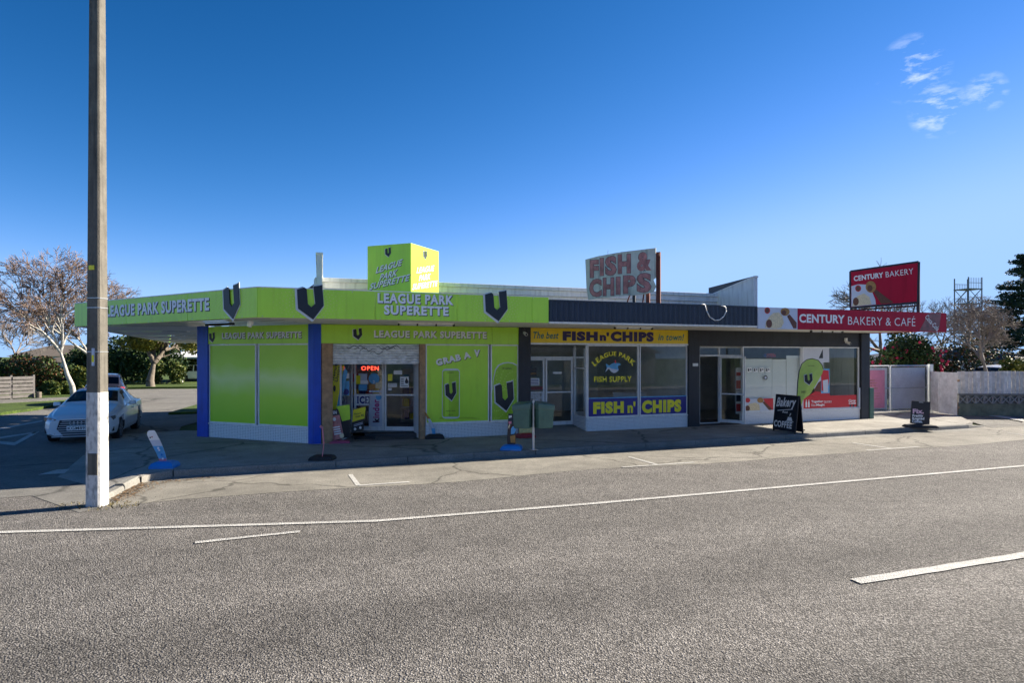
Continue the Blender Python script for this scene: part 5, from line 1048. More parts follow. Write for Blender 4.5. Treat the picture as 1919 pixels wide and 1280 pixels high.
# ------------------------------------------------------------------ vehicles
def sect(y, S):
    ys = [s[0] for s in S]; out = []
    for k in range(1, 7): out.append(float(np.interp(y, ys, [s[k] for s in S])))
    return out
def car_mesh(S, Lc, wheels, wr, glass_u, split=2.7, n_u=90):
    # S rows: y, half width, z bottom, z belt, z top, half width at top
    us = np.linspace(0, Lc, n_u); prof = []
    ker = np.array([1, 2, 3, 2, 1]) / 9.0
    vals = np.array([[np.interp(y, [s[0] for s in S], [s[k] for s in S]) for k in range(1, 6)] for y in us])
    pad = np.vstack([vals[:1]] * 2 + [vals] + [vals[-1:]] * 2); vals = sum(ker[i] * pad[i:i + n_u] for i in range(5))
    rows = []
    for y, (hw, zb, zbelt, zt, hr) in zip(us, vals):
        zm = zb + (zbelt - zb) * .5
        c = [(0, zb), (hw * .80, zb), (hw * .95, zb + .06), (hw * .99, zb + .18), (hw, zm), (hw * .985, zm + (zbelt - zm) * .55), (hw * .955, zbelt - .02), (hw * .925, zbelt + .012)]
        for q in (.25, .5, .75): c.append((hw * .925 + (hr - hw * .925) * q + .012 * math.sin(q * math.pi), zbelt + .012 + (zt - .05 - zbelt) * q))
        c += [(hr, zt - .04), (hr * .93, zt - .008), (hr * .7, zt + .008), (hr * .35, zt + .018), (0, zt + .022)]
        rows.append(c)
    nv = len(rows[0]); body, glass, dark = MB(), {}, MB()
    def V(i, j, s):
        x, z = rows[i][j]; y = us[i]
        for wy in wheels:
            r = math.hypot(y - wy, z - wr)
            if r < wr + .045 and x > .5 and j < 7: x = min(x, .56) if r < wr + .02 else x
        return (s * x, y, z)
    for i in range(n_u - 1):
        ym = (us[i] + us[i + 1]) / 2
        for j in range(nv - 1):
            k = glass_u(ym, j)
            for s in (1, -1):
                q = [V(i, j, s), V(i + 1, j, s), V(i + 1, j + 1, s), V(i, j + 1, s)]
                if s < 0: q = q[::-1]
                zc = sum(p[2] for p in q) / 4; inn = any(math.hypot(ym - wy, zc - wr) < wr + .035 for wy in wheels) and j < 7 and rows[i][j][0] > .5
                (glass.setdefault(('screen', ym < Lc / 2) if j >= 12 else ('side', s, ym < split), MB()) if k else dark if (inn or j == 0) else body).face(q)
    for i in (0, n_u - 1):
        q = [V(i, j, 1) for j in range(nv)] + [V(i, j, -1) for j in range(nv - 1, -1, -1)]; body.face(q if i else q[::-1])
    return body, glass, dark
def make_car(name, label, loc, rz, S, Lc, wheels, wr, glass_u, paint, hw, front=True, sc=1.0, plate=None):
    o = thing(name, loc, label, 'car'); o.rotation_euler = (0, 0, rz); o.scale = (sc, sc, sc); o['o'] = (0, 0, 0)
    bd, gl, dk = car_mesh(S, Lc, wheels, wr, glass_u, 2.7 if Lc > 4.5 else 1.54)
    body = bd.build('body', paint, o, smooth=True); [q.build('side_window' if k[0] == 'side' else 'windscreen' if k[1] == (Lc > 4.5) else 'rear_window', CGLASS, o, smooth=True) for k, q in gl.items()]; dk.build('wheel_arch', RUBB, o)
    m = MB(); m.hexa([(-.5, 1.0, .3), (.5, 1.0, .3), (.5, Lc - .8, .3), (-.5, Lc - .8, .3), (-.45, 1.5, .8), (.45, 1.5, .8), (.45, Lc - 1, .8), (-.45, Lc - 1, .8)]); m.build('seats', DGREY, o)
    for wy in wheels:
        for s in (-1, 1):
            m = MB(); n = 24; x1 = s * (hw - .015); x0 = s * (hw - .22)
            m.tube((x0, wy, wr), (x1, wy, wr), wr, wr, n); t_ = m.build('wheel', RUBB, o)
            m = MB(); m.tube((x1 - s * .01, wy, wr), (x1 + s * .004, wy, wr), wr * .72, wr * .72, n, INK); 
            for k in range(10):
                a = k * math.pi / 5; c_, s_ = math.cos(a), math.sin(a); m.hexa([(x1 + s * .004, wy + c_ * .05 - s_ * .02, wr + s_ * .05 + c_ * .02), (x1 + s * .016, wy + c_ * .05 - s_ * .02, wr + s_ * .05 + c_ * .02), (x1 + s * .016, wy + c_ * .05 + s_ * .02, wr + s_ * .05 - c_ * .02), (x1 + s * .004, wy + c_ * .05 + s_ * .02, wr + s_ * .05 - c_ * .02)] + [(x1 + s * .004, wy + c_ * wr * .7 - s_ * .02, wr + s_ * wr * .7 + c_ * .02), (x1 + s * .016, wy + c_ * wr * .7 - s_ * .02, wr + s_ * wr * .7 + c_ * .02), (x1 + s * .016, wy + c_ * wr * .7 + s_ * .02, wr + s_ * wr * .7 - c_ * .02), (x1 + s * .004, wy + c_ * wr * .7 + s_ * .02, wr + s_ * wr * .7 - c_ * .02)], RIMM)
            m.build('rim', None, t_)
    return o, body
SED = [(0, .66, .24, .60, .66, .50), (.06, .76, .21, .64, .70, .58), (.25, .86, .19, .70, .775, .70), (.6, .91, .18, .78, .855, .76), (1.1, .92, .17, .87, .955, .78), (1.42, .92, .17, .91, 1.0, .76), (1.62, .92, .17, .925, 1.12, .71), (2.2, .92, .17, .93, 1.37, .60), (2.6, .92, .17, .935, 1.425, .60), (3.1, .92, .17, .945, 1.41, .59), (3.5, .92, .18, .955, 1.31, .58), (4.05, .91, .2, .965, 1.06, .66), (4.4, .89, .22, .96, 1.03, .70), (4.66, .82, .27, .93, .98, .66), (4.73, .74, .32, .88, .93, .6)]
def sed_glass(y, j):
    if j >= 12 and 1.52 < y < 2.16: return True
    if j >= 12 and 3.45 < y < 4.02: return True
    if 7 <= j <= 10:
        f = (j - 7) / 4.0
        if 1.85 + f * .38 < y < 2.66 or 2.74 < y < 3.75 - f * .42: return True
    return False
WHITEC = M('white_car_paint', (.80, .82, .85), .22, var=.03, coat=.6); DARKC = M('dark_car_paint', (.02, .02, .03), .2, var=.05, coat=.6)
cf0 = Vector((147 - CX, F, 0)).normalized()
Zc = 17.9; car, cbody = make_car('parked_car', 'white four-door sedan driving out of the side street behind the pole', Vector(((147 - CX) / F * Zc, Zc, .008)), R(20.5), SED, 4.73, (.86, 3.68), .325, sed_glass, WHITEC, .90, sc=.98)
def cpart(mb, name, mat=None, par=None, **k): return mb.build(name, mat, par or car, **k)
LF = Fr((0, 0), 0)
m = MB(); hexg = [(-.34, .22), (.34, .22), (.50, .42), (.43, .66), (-.43, .66), (-.50, .42)]; m.prism(LF, hexg, -.12, .035, INK); gr = cpart(m, 'grille')
for k in range(7):
    z = .27 + k * .06; hwid = .36 + .13 * (1 - abs(z - .42) / .24); m = MB(); m.box(LF, -hwid, hwid, .036, .046, z - .008, z + .008); cpart(m, 'slat', SILV, gr)
m = MB()
for k in range(4):
    cx = -.135 + k * .09; n = 20
    for i in range(n): a, b = 2 * math.pi * i / n, 2 * math.pi * (i + 1) / n; m.tube((cx + .058 * math.cos(a), -.052, .575 + .058 * math.sin(a)), (cx + .058 * math.cos(b), -.052, .575 + .058 * math.sin(b)), .009, n=5)
cpart(m, 'emblem', GALV, gr)
m = MB(); m.box(LF, -.26, .26, .048, .058, .37, .495, WHT); m.text(LF, 'KGM895', -.235, .235, .392, .474, .060, INK, bold=.01); cpart(m, 'number_plate')
for s in (-1, 1):
    m = MB(); pts = [(s * .50, .60), (s * .53, .68), (s * .86, .745), (s * .87, .66), (s * .80, .60)]
    y = lambda x: .02 + max(0, abs(x) - .45) * .62
    fpt = [(x, y(x) - .045, z) for x, z in pts]; m.face(fpt if s > 0 else fpt[::-1]); bk = [(x, y(x) + .10, z) for x, z in pts]
    for i in range(5): j = (i + 1) % 5; m.face([fpt[i], fpt[j], bk[j], bk[i]])
    hl = cpart(m, 'headlight', M('headlamp_dark', (.10, .11, .12), .12, var=.2, vs=20, coat=1.0))
    for k in range(2):
        mb = MB(); cx = s * (.62 + k * .12); mb.tube((cx, y(cx) - .05, .66 + .01 * k), (cx, y(cx) - .06, .66 + .01 * k), .035, .03, 10); cpart(mb, 'lamp_lens', SILV, hl)
    m = MB(); m.face([(s * .54, -.01, .27), (s * .84, .20, .30), (s * .84, .20, .42), (s * .60, .02, .40)]); m.face([(s * .54, -.01, .27), (s * .60, .02, .40), (s * .84, .20, .42), (s * .84, .20, .30)]); cpart(m, 'air_intake', INK)
    m = MB(); c0 = Vector((s * 1.0, 1.95, .99)); ring = []
    for k in range(7):
        a = k * math.pi / 6; ring.append((c0 + Vector((0, -.10 * math.sin(a), 0)), .03 + .055 * math.sin(a)))
    m.hexa([c0 + Vector(v) for v in ((-.10, -.02, -.06), (.10, 0, -.055), (.10, .08, -.05), (-.10, .06, -.06), (-.09, -.01, .065), (.085, .01, .06), (.09, .08, .06), (-.09, .06, .065))]); mi = cpart(m, 'mirror', WHITEC, bevel=.03); m = MB(); m.hexa([(s * .86, 1.97, .95), (s * .94, 1.97, .95), (s * .94, 2.01, .95), (s * .86, 2.01, .95), (s * .86, 1.97, .97), (s * .94, 1.97, .97), (s * .94, 2.01, .97), (s * .86, 2.01, .97)]); cpart(m, 'stalk', INK, mi)
    for y0 in (2.55, 3.35):
        m = MB(); m.box(Fr((s * .915, y0), R(90)), 0, .2, -.015, .015, .80, .825); cpart(m, 'door_handle', WHITEC)
    for y0 in (1.62, 2.70, 3.62):
        m = MB(); xx = s * .923; m.face([(xx, y0, .28), (xx, y0 + .012, .28), (xx * .982, y0 + .012, .88), (xx * .982, y0, .88)]); cpart(m, 'panel_gap', INK)
m = MB(); m.box(LF, -.62, .62, .02, .045, .195, .215); cpart(m, 'bumper_trim', SILV)
HAT = [(0, .66, .26, .85, .95, .58), (.05, .76, .24, .88, .99, .62), (.18, .84, .22, .92, 1.12, .62), (.55, .87, .2, .93, 1.40, .60), (.9, .88, .2, .93, 1.48, .6), (1.7, .88, .2, .92, 1.52, .6), (2.3, .88, .2, .90, 1.47, .59), (2.75, .88, .2, .88, 1.2, .66), (3.05, .88, .2, .86, .98, .74), (3.6, .86, .2, .78, .88, .74), (3.9, .78, .22, .66, .74, .62), (4.0, .66, .26, .6, .66, .5)]
def hat_glass(y, j):
    if j >= 12 and .12 < y < .55: return True
    if j >= 12 and 2.35 < y < 3.0: return True
    if 7 <= j <= 10: return .45 < y < 1.5 or 1.58 < y < 2.75 - .1 * (j - 7)
    return False
Zh = 30.5; hc, _ = make_car('parked_car', 'dark hatchback with red tail lights partly hidden beyond the white sedan', Vector(((196 - CX) / F * Zh, Zh, .008)), R(29), HAT, 4.0, (.75, 3.2), .31, hat_glass, DARKC, .86)
for s in (-1, 1):
    m = MB(); m.hexa([(s * .56, -.02, .72), (s * .82, .08, .72), (s * .82, .16, .72), (s * .56, .1, .72), (s * .56, -.01, .92), (s * .80, .10, .92), (s * .80, .2, .92), (s * .56, .1, .92)]); m.build('tail_light', REDC, hc)
Zp = 62.0; make_car('parked_car', 'small white hatchback parked under the far carport', Vector(((333 - CX) / F * Zp, Zp, .02)), R(-75), HAT, 4.0, (.75, 3.2), .31, hat_glass, WHITEC, .86)
Zv = 31.0; make_car('parked_car', 'white vehicle with only its roof showing above the board fence', Vector(((1838 - CX) / F * Zv, Zv, .4)), R(-72), HAT, 4.0, (.75, 3.2), .31, hat_glass, WHITEC, .86, sc=1.04)

# ------------------------------------------------------------------ yard gates and fences on the right
Gd = -1.36
gz = W.Z(1680, 685.5, Gd)
def mesh_gate(x0, x1, lab, sheet):
    t0, t1 = W.T(x0, Gd), W.T(x1, Gd); o = thing('chain_gate', P((t0 + t1) / 2, Gd, PZ), lab, 'gate', 'yard gates'); z0 = PZ + .1
    m = MB(); r = .022
    for a, b in (((t0, z0), (t0, gz)), ((t1, z0), (t1, gz)), ((t0, z0), (t1, z0)), ((t0, gz), (t1, gz)), ((t0, (z0 + gz) / 2), (t1, (z0 + gz) / 2))): m.tube(P(a[0], Gd, a[1]), P(b[0], Gd, b[1]), r, r, 8)
    m.build('frame', GALV, o); m = MB(); st = .06
    k = -(gz - z0)
    while k < t1 - t0:
        for sg in (1, -1):
            a0, a1 = max(0, k), min(t1 - t0, k + gz - z0)
            if a1 > a0:
                za, zb_ = z0 + (a0 - k), z0 + (a1 - k)
                if sg < 0: za, zb_ = z0 + gz - za, z0 + gz - zb_
                p, q = P(t0 + a0, Gd - .004 * sg, za), P(t0 + a1, Gd - .004 * sg, zb_); m.tube(p, q, .0035, .0035, 3, cap=False)
        k += st
    ms = m.build('chain_link', GALV, o); ms['kind'] = 'stuff'
    m = MB(); m.box(W, t0 + .05, t1 - .03, Gd - .09, Gd - .07, z0 + .05, gz - .08); m.build('backing_sheet', M('white_sheet', (.78, .80, .82), .6, var=.12, vs=2), o)
    return o
g1 = mesh_gate(1629, 1667, 'left chain-link gate leaf with a faded pink notice next to the shop', 0); g2 = mesh_gate(1670, 1738, 'wider right chain-link gate leaf backed by white sheeting', 1)
m = MB(); x0, y0, x1, y1 = 1628, 694, 1658.5, 765; m.rpx(W, x0, y0, x1, y1, Gd + .04, PINK, th=.012)
for k, (ya, yb, xb) in enumerate(((712, 714, 1640), (717, 719, 1644), (722, 724, 1642), (727, 729, 1645), (737, 738, 1650), (742, 743, 1648), (747, 748, 1652))): m.rpx(W, 1630, ya, xb, yb, Gd + .044, FADER)
m.build('notice', None, g1)
gp = thing('gate_post', P(W.T(1745, Gd), Gd, PZ), 'grey post between the mesh gate and the corrugated iron', 'post'); m = MB(); m.box(W, W.T(1741, Gd), W.T(1747, Gd), Gd - .06, Gd + .06, PZ - .05, gz + .05); m.build('shaft', GALV, gp)
# corrugated iron gate
IRON = M('corrugated_iron', (.60, .61, .62), .5, .2, var=.25, vs=4)
def iron(pa, pb_, z0, z1, lab):
    fr = between(pa, pb_); L = (pb_ - pa).length; o = thing('corrugated_gate', pa.lerp(pb_, .5), lab, 'gate'); n = max(3, int(L / .076)); s = 6
    for k in range(n):
        m = MB(); a = k * L / n; w_ = L / n
        for i in range(s):
            q0, q1 = i / s, (i + 1) / s; d0, d1 = .014 * math.cos(2 * math.pi * q0), .014 * math.cos(2 * math.pi * q1)
            m.face([fr.P(a + q0 * w_, d0, z0), fr.P(a + q1 * w_, d1, z0), fr.P(a + q1 * w_, d1, z1), fr.P(a + q0 * w_, d0, z1)])
        m.build('corrugation', IRON, o, smooth=True)
    m = MB(); m.box(fr, 0, L, -.09, -.03, z0 + .25, z0 + .33); m.box(fr, 0, L, -.09, -.03, z1 - .35, z1 - .27); m.build('rail', WOOD, o)
p1, p2, p3 = P(W.T(1748, Gd), Gd - .2, PZ), G(1760, 775, PZ), G(1795, 779.5, PZ)
iron(p1, p2, PZ + .05, AT(1755, 697, p2[1])[2], 'narrow shadowed sheet of corrugated iron beside the gate post'); iron(p2, p3, PZ + .02, AT(1775, 697, p2[1])[2], 'pale corrugated iron gate panel swung out towards the street')
# board fence on a breeze-block wall
f0, f1 = G(1797, 779, .05), G(1919, 779.5, .05); FF = between(f0, f1); LFF = (f1 - f0).length + 9
zw1, zw2, zf1 = FF.Z(1850, 757), FF.Z(1850, 739), FF.Z(1850, 696)
wl = thing('breeze_block_wall', f0.lerp(f1, .5), 'low mossy concrete wall with patterned block course below the fence', 'wall')
m = MB(); m.box(FF, 0, LFF, -.2, 0, -.05, zw1); m.build('footing', M('mossy_concrete', (.19, .185, .12), .9, var=.4, vs=3, bump=.4, bs=30), wl)
m = MB(); m.box(FF, 0, LFF, -.22, .03, zw2 - .05, zw2 + .02); m.build('coping', KERBM, wl); m = MB(); m.box(FF, 0, LFF, -.2, -.12, zw1, zw2 - .05); m.build('backing', DGREY, wl)
hb = zw2 - .05 - zw1; k = 0.02; proto = None; i = 0
while k < LFF - hb:
    m = MB(); bw = hb * .96
    def bar(a, b, wv_=.035):
        (x0, y0), (x1, y1) = a, b; L = math.hypot(x1 - x0, y1 - y0); nx, ny = -(y1 - y0) / L * wv_ / 2, (x1 - x0) / L * wv_ / 2
        m.prism(FF, [(k + x0 + nx, zw1 + y0 + ny), (k + x0 - nx, zw1 + y0 - ny), (k + x1 - nx, zw1 + y1 - ny), (k + x1 + nx, zw1 + y1 + ny)], -.1, -.02)
    e = .015; h2 = hb - .015
    bar((e, e), (bw - e, h2)); bar((bw - e, e), (e, h2)); m.box(FF, k, k + .025, -.11, -.01, zw1, zw1 + hb - .002); m.box(FF, k + bw - .025, k + bw, -.11, -.012, zw1, zw1 + hb - .002)
    m.build('breeze_block', M('block_concrete', (.32, .31, .29), .9, var=.2, vs=6), wl); k += hb
fe = thing('board_fence', f0.lerp(f1, .5) + Vector((0, 0, zw2)), 'weathered grey vertical board fence on top of the patterned wall', 'fence'); random.seed(3)
FW = [M('fence_board_%s' % n_, c_, .85, var=.25, vs=6, bump=.2) for n_, c_ in (('pale', (.66, .65, .62)), ('mid', (.56, .55, .52)), ('warm', (.62, .58, .51)))]
t = 0.0
while t < LFF:
    wv = .148; m = MB(); dz = random.uniform(-.012, .012); m.box(FF, t, t + wv - .014, -.1, -.078 + random.uniform(-.01, .01), zw2 + .02, zf1 + dz); m.build('board', random.choice(FW), fe); t += wv
m = MB(); m.box(FF, 0, LFF, -.16, -.105, zw2 + .15, zw2 + .22); m.box(FF, 0, LFF, -.16, -.105, zf1 - .25, zf1 - .18); m.build('rail', WOOD, fe)
pst = thing('timber_post', FF.P(-.06, 0, 0), 'short timber post at the end of the concrete wall', 'post'); m = MB(); m.box(FF, -.14, -.02, -.1, .02, -.02, zw1 + .05); m.build('shaft', WOOD, pst, bevel=.008)
mark([G(1832, 778.5), G(1919, 793), G(1919, 789), G(1850, 777.5)], z=.06)

# ------------------------------------------------------------------ trees and plants
def ico_dir(rng): 
    v = rng.normal(size=3); return v / np.linalg.norm(v)
def tree_bare(name, label, base, h, seed, spread, droop, r0, tm, wm, lean=(0, 0), levels=6, fork=.3, cat='tree', group=None, nk=(3, 4), shr=.68, minr=.008, wig=.13, rr=.62):
    rng = random.Random(seed); segs = []
    def grow(p, d, L, r, lv):
        n = 3 if lv > 1 else 4; pts = [p]
        for i in range(n):
            d = (d + Vector((rng.gauss(0, wig), rng.gauss(0, wig), rng.gauss(0, wig * .6) + (-droop if lv >= levels - 2 else .03)))).normalized()
            q = p + d * (L / n); segs.append((p, q, max(r * (1 - .16 * i), minr), max(r * (1 - .16 * (i + 1)), minr), lv)); p = q; pts.append(p)
            if lv < levels and i > 0 and lv > 0 and rng.random() < .75:
                grow(p, side(d), L * rng.uniform(.45, .72), r * .5, lv + 1)
        if lv < levels:
            for _ in range(rng.randint(*nk) - (1 if lv > 2 else 0)): grow(p, side(d), L * rng.uniform(shr - .1, shr + .12), r * rr, lv + 1)
    def side(d):
        a = d.orthogonal().normalized(); b = d.cross(a); t = rng.uniform(0, 6.283); k = rng.uniform(.45, 1.0) * spread
        return (d + (a * math.cos(t) + b * math.sin(t)) * k).normalized()
    base = Vector(base); grow(base, Vector((lean[0], lean[1], 1)).normalized(), h * fork, r0, 0)
    zs = [s[1][2] for s in segs]; k = h / (max(zs) - base[2])
    o = thing(name, base, label, cat, group)
    a, b = MB(), MB()
    for p, q, u, v, lv in segs:
        p, q = base + (p - base) * k, base + (q - base) * k
        if lv <= 1: a.tube(p, q, u, v, 9, cap=False)
        elif lv == 2: a.tube(p, q, u, v, 6, cap=False)
        else: b.tube(p, q, u, v, 3, cap=False)
    a.build('trunk', tm, o, smooth=True); b.build('crown', wm, o); return o
def leaves(name, parent, clumps, n, size, mats, seed, flat=.0, aspect=.55):
    rs = np.random.RandomState(seed); cl = np.array([c[:3] for c in clumps]); rad = np.array([c[3:6] for c in clumps]); wgt = rad.prod(1) ** .7; wgt /= wgt.sum()
    for mi_, mt in enumerate(mats):
        nn = n // len(mats); idx = rs.choice(len(cl), nn, p=wgt); d = rs.normal(size=(nn, 3)); d /= np.linalg.norm(d, axis=1)[:, None]
        r = rs.uniform(.25, 1, nn) ** .5; c = cl[idx] + d * r[:, None] * rad[idx]
        a = rs.normal(size=(nn, 3)); a[:, 2] *= (1 - flat); a /= np.linalg.norm(a, axis=1)[:, None]; b = np.cross(a, rs.normal(size=(nn, 3))); b /= np.linalg.norm(b, axis=1)[:, None]
        s = size * rs.uniform(.6, 1.3, nn)[:, None]; v = np.stack([c - a * s, c - b * s * aspect, c + a * s, c + b * s * aspect], 1).reshape(-1, 3)
        o3 = np.array(parent['o']); me = bpy.data.meshes.new(name); v = v - o3
        me.vertices.add(len(v)); me.vertices.foreach_set('co', v.astype(np.float32).ravel()); me.loops.add(nn * 4); me.loops.foreach_set('vertex_index', np.arange(nn * 4, dtype=np.int32)); me.polygons.add(nn); me.polygons.foreach_set('loop_start', np.arange(0, nn * 4, 4, dtype=np.int32)); me.update(); me.validate()
        me.materials.append(mt); o = bpy.data.objects.new(name, me); COL.objects.link(o); o.parent = parent
def leafm(name, c):
    m = M(name, c, .6, var=.35, vs=1.5, spec=.3); p = m.node_tree.nodes['Principled BSDF']; return m
LG = [leafm('leaf_dark', (.028, .055, .016)), leafm('leaf_mid', (.055, .095, .02)), leafm('leaf_olive', (.11, .125, .02)), leafm('leaf_yellow', (.20, .19, .025)), leafm('leaf_conifer', (.022, .050, .030)), leafm('leaf_red', (.12, .05, .02))]
FLW = M('camellia_pink', (.55, .03, .09), .6, var=.3)
BARK = M('birch_bark', (.42, .40, .36), .8, var=.45, vs=5, bump=.4, bs=20); TWIG = M('birch_twig', (.20, .14, .11), .8, var=.4, vs=2); TWIGP = M('pale_twig', (.21, .18, .155), .8, var=.3); BARKD = M('dark_bark', (.17, .14, .11), .85, var=.4, vs=6, bump=.4, bs=20)
tree_bare('birch_tree', 'large bare birch with pale trunk and fine reddish twigs left of the pole', G(139, 745), 8.7, 5, .8, .05, .17, BARK, TWIG, lean=(.03, 0), levels=6, fork=.30, nk=(3, 4), wig=.10, rr=.55, minr=.010)
tree_bare('birch_tree', 'second bare birch with drooping twigs seen just right of the first trunk', G(178, 738), 8.0, 11, .85, .12, .17, BARK, TWIG, lean=(.0, 0), levels=6, fork=.3, wig=.1, rr=.55, minr=.011)
tree_bare('bare_tree', 'small pale bare tree at the far left edge', AT(22, 712, 70) , 7.2, 21, .9, .02, .16, TWIGP, TWIGP, levels=5, fork=.25)
tree_bare('bare_tree', 'bare spreading tree rising behind the crimson billboard', AT(1655, 700, 44) * 1 + Vector((0, 0, -1)), 8.6, 33, 1.05, -.02, .2, BARKD, TWIGP, levels=5, fork=.3)
tree_bare('bare_tree', 'thin bare tree beside the distant lattice tower', AT(1760, 690, 52) + Vector((0, 0, -1)), 6.6, 41, .9, .0, .12, BARKD, TWIGP, levels=5)
tree_bare('bare_shrub', 'tangled pale bare shrub behind the board fence', AT(1862, 705, 28.5) + Vector((0, 0, -1)), 4.6, 52, 1.15, .04, .13, TWIGP, TWIGP, lean=(-.2, 0), levels=6, fork=.22, cat='shrub', nk=(3, 4), minr=.006)
# gnarled leafy tree
b = G(283, 727); o = tree_bare('gnarled_tree', 'gnarled yellow-green tree with forked trunk beside the far road', b, 4.9, 9, 1.0, -.02, .34, BARKD, BARKD, levels=3, fork=.32)
random.seed(2); cl = []
for k in range(26):
    a = random.uniform(0, 6.28); r = random.uniform(.3, 3.4); cl.append((b[0] + .6 + r * math.cos(a), b[1] + r * math.sin(a) * .7, 4.1 + random.uniform(-.8, 1.3) - r * .14, .85, .85, .5))
leaves('leaves', o, cl, 15000, .10, [LG[2], LG[3], LG[3]], 4)
def bush(name, label, c, rx, ry, h, n, sz, mats, seed, cat='bush', k=18, group=None):
    o = thing(name, (c[0], c[1], 0), label, cat, group); rnd = random.Random(seed); cl = []
    for i in range(k):
        a = rnd.uniform(0, 6.28); r = math.sqrt(rnd.random()); cl.append((c[0] + rx * r * math.cos(a) * .85, c[1] + ry * r * math.sin(a) * .85, h * rnd.uniform(.2, .85) * (1 - .25 * r), rx * .34, ry * .34, h * .22))
    mb = MB()
    for i in range(7): q = cl[i]; mb.tube((c[0] + rnd.uniform(-.2, .2), c[1], -.02), (q[0], q[1], q[2]), .035, .012, 5)
    mb.build('stem', BARKD, o); leaves('leaves', o, cl, n, sz, mats, seed); return o
bush('hedge_bush', 'tall dark evergreen mass behind the gnarled tree', AT(245, 700, 56).xy, 4.6, 2.0, 4.4, 16000, .13, [LG[0], LG[0], LG[1]], 1, k=40)
bush('hedge_bush', 'green shrubs beside the far carport', AT(305, 700, 54).xy, 1.7, 1.2, 2.6, 6000, .10, [LG[1], LG[2]], 2)
bush('garden_bush', 'rust-green rounded bush above the slatted timber fence', AT(42, 690, 41).xy, 2.4, 1.6, 2.8, 9000, .09, [LG[1], LG[5], LG[0]], 3)
bush('garden_bush', 'dark green bush left of the birch trunk', AT(112, 700, 43).xy, 1.3, 1.0, 2.1, 5000, .09, [LG[0], LG[1]], 5)
bush('garden_bush', 'yellow-green shrub between the two birch trunks', AT(160, 710, 42).xy, 1.0, .8, 1.9, 4500, .09, [LG[3], LG[2], LG[1]], 6)
bush('garden_bush', 'spiky low plant on the verge in front of the garden', AT(108, 735, 39).xy, .9, .7, 1.0, 3500, .09, [LG[2], LG[1]], 7)
bush('hedge_bush', 'far dark trees behind the red-roofed house garden', AT(190, 690, 70).xy, 4.0, 2.0, 3.6, 7000, .16, [LG[0], LG[1]], 8, k=24)
bush('hedge_bush', 'olive tree crowns behind the carport', AT(395, 690, 66).xy, 5.5, 2.0, 4.4, 12000, .15, [LG[2], LG[3], LG[1]], 18, k=40)
cm = bush('camellia_bush', 'glossy camellia covered in pink flowers behind the yard gates', AT(1694, 690, 29.5).xy, 2.15, 1.2, 3.75, 34000, .07, [LG[0], LG[0], LG[1]], 9, k=40)
rnd = random.Random(5); 
for k in range(95):
    a = rnd.uniform(0, 6.28); c0 = AT(1692, 690, 29.5); r = math.sqrt(rnd.random()) * .92; x, y, z = c0[0] + 2.0 * math.cos(a) * r, c0[1] - 1.0 * math.sqrt(max(0, 1 - r * r)) * rnd.uniform(.6, 1.0), 1.7 + (1.45 - .6 * abs(math.cos(a) * r)) * rnd.random()
    m = MB(); s = rnd.uniform(.045, .075)
    for i in range(6):
        h = i * 1.047; m.face([(x, y - .02, z), (x + s * math.cos(h), y, z + s * math.sin(h)), (x + s * 1.1 * math.cos(h + .5), y - .035, z + s * 1.1 * math.sin(h + .5)), (x + s * math.cos(h + 1.047), y, z + s * math.sin(h + 1.047))])
    m.build('flower', FLW, cm)
bush('garden_bush', 'yellow-green shrub behind the right end of the board fence', AT(1912, 700, 29).xy, 1.2, .8, 2.9, 6000, .08, [LG[2], LG[1], LG[3]], 13)
bush('hedge_bush', 'dark twiggy hedge behind the corrugated iron gate', AT(1790, 690, 33).xy, 2.4, 1.0, 3.7, 9000, .07, [LG[0], LG[5], LG[0]], 23, k=30)
# conifer
def conifer(label, base, h, rad, seed):
    o = thing('conifer_tree', base, label, 'tree'); rnd = random.Random(seed); m = MB(); base = Vector(base); m.tube(base, base + Vector((0, 0, h)), .3, .03, 8); cl = []
    z = 1.2
    while z < h - .2:
        q = z / h; L = rad * (1 - q) ** .8 * rnd.uniform(.75, 1.15) + .2
        for k in range(9):
            a = rnd.uniform(0, 6.28); d = Vector((math.cos(a), math.sin(a), rnd.uniform(-.05, .22))); p = base + Vector((0, 0, z)); e = p + d * L; m.tube(p, e, .05 * (1 - q) + .012, .008, 4)
            for s in range(5): f = .3 + .7 * s / 4; c = p.lerp(e, f); cl.append((c[0], c[1], c[2] - .05,   .2 + .34 * (1 - q), .2 + .34 * (1 - q), .17))
        z += .42
    m.build('trunk', BARKD, o); leaves('needles', o, cl, 60000, .10, [LG[4], LG[4], LG[0]], seed, aspect=.3); return o
conifer('tall dark conifer at the right edge with layered drooping branches', AT(1928, 720, 44) * 1.0 + Vector((0, 0, -.6)), 9.7, 4.2, 3)

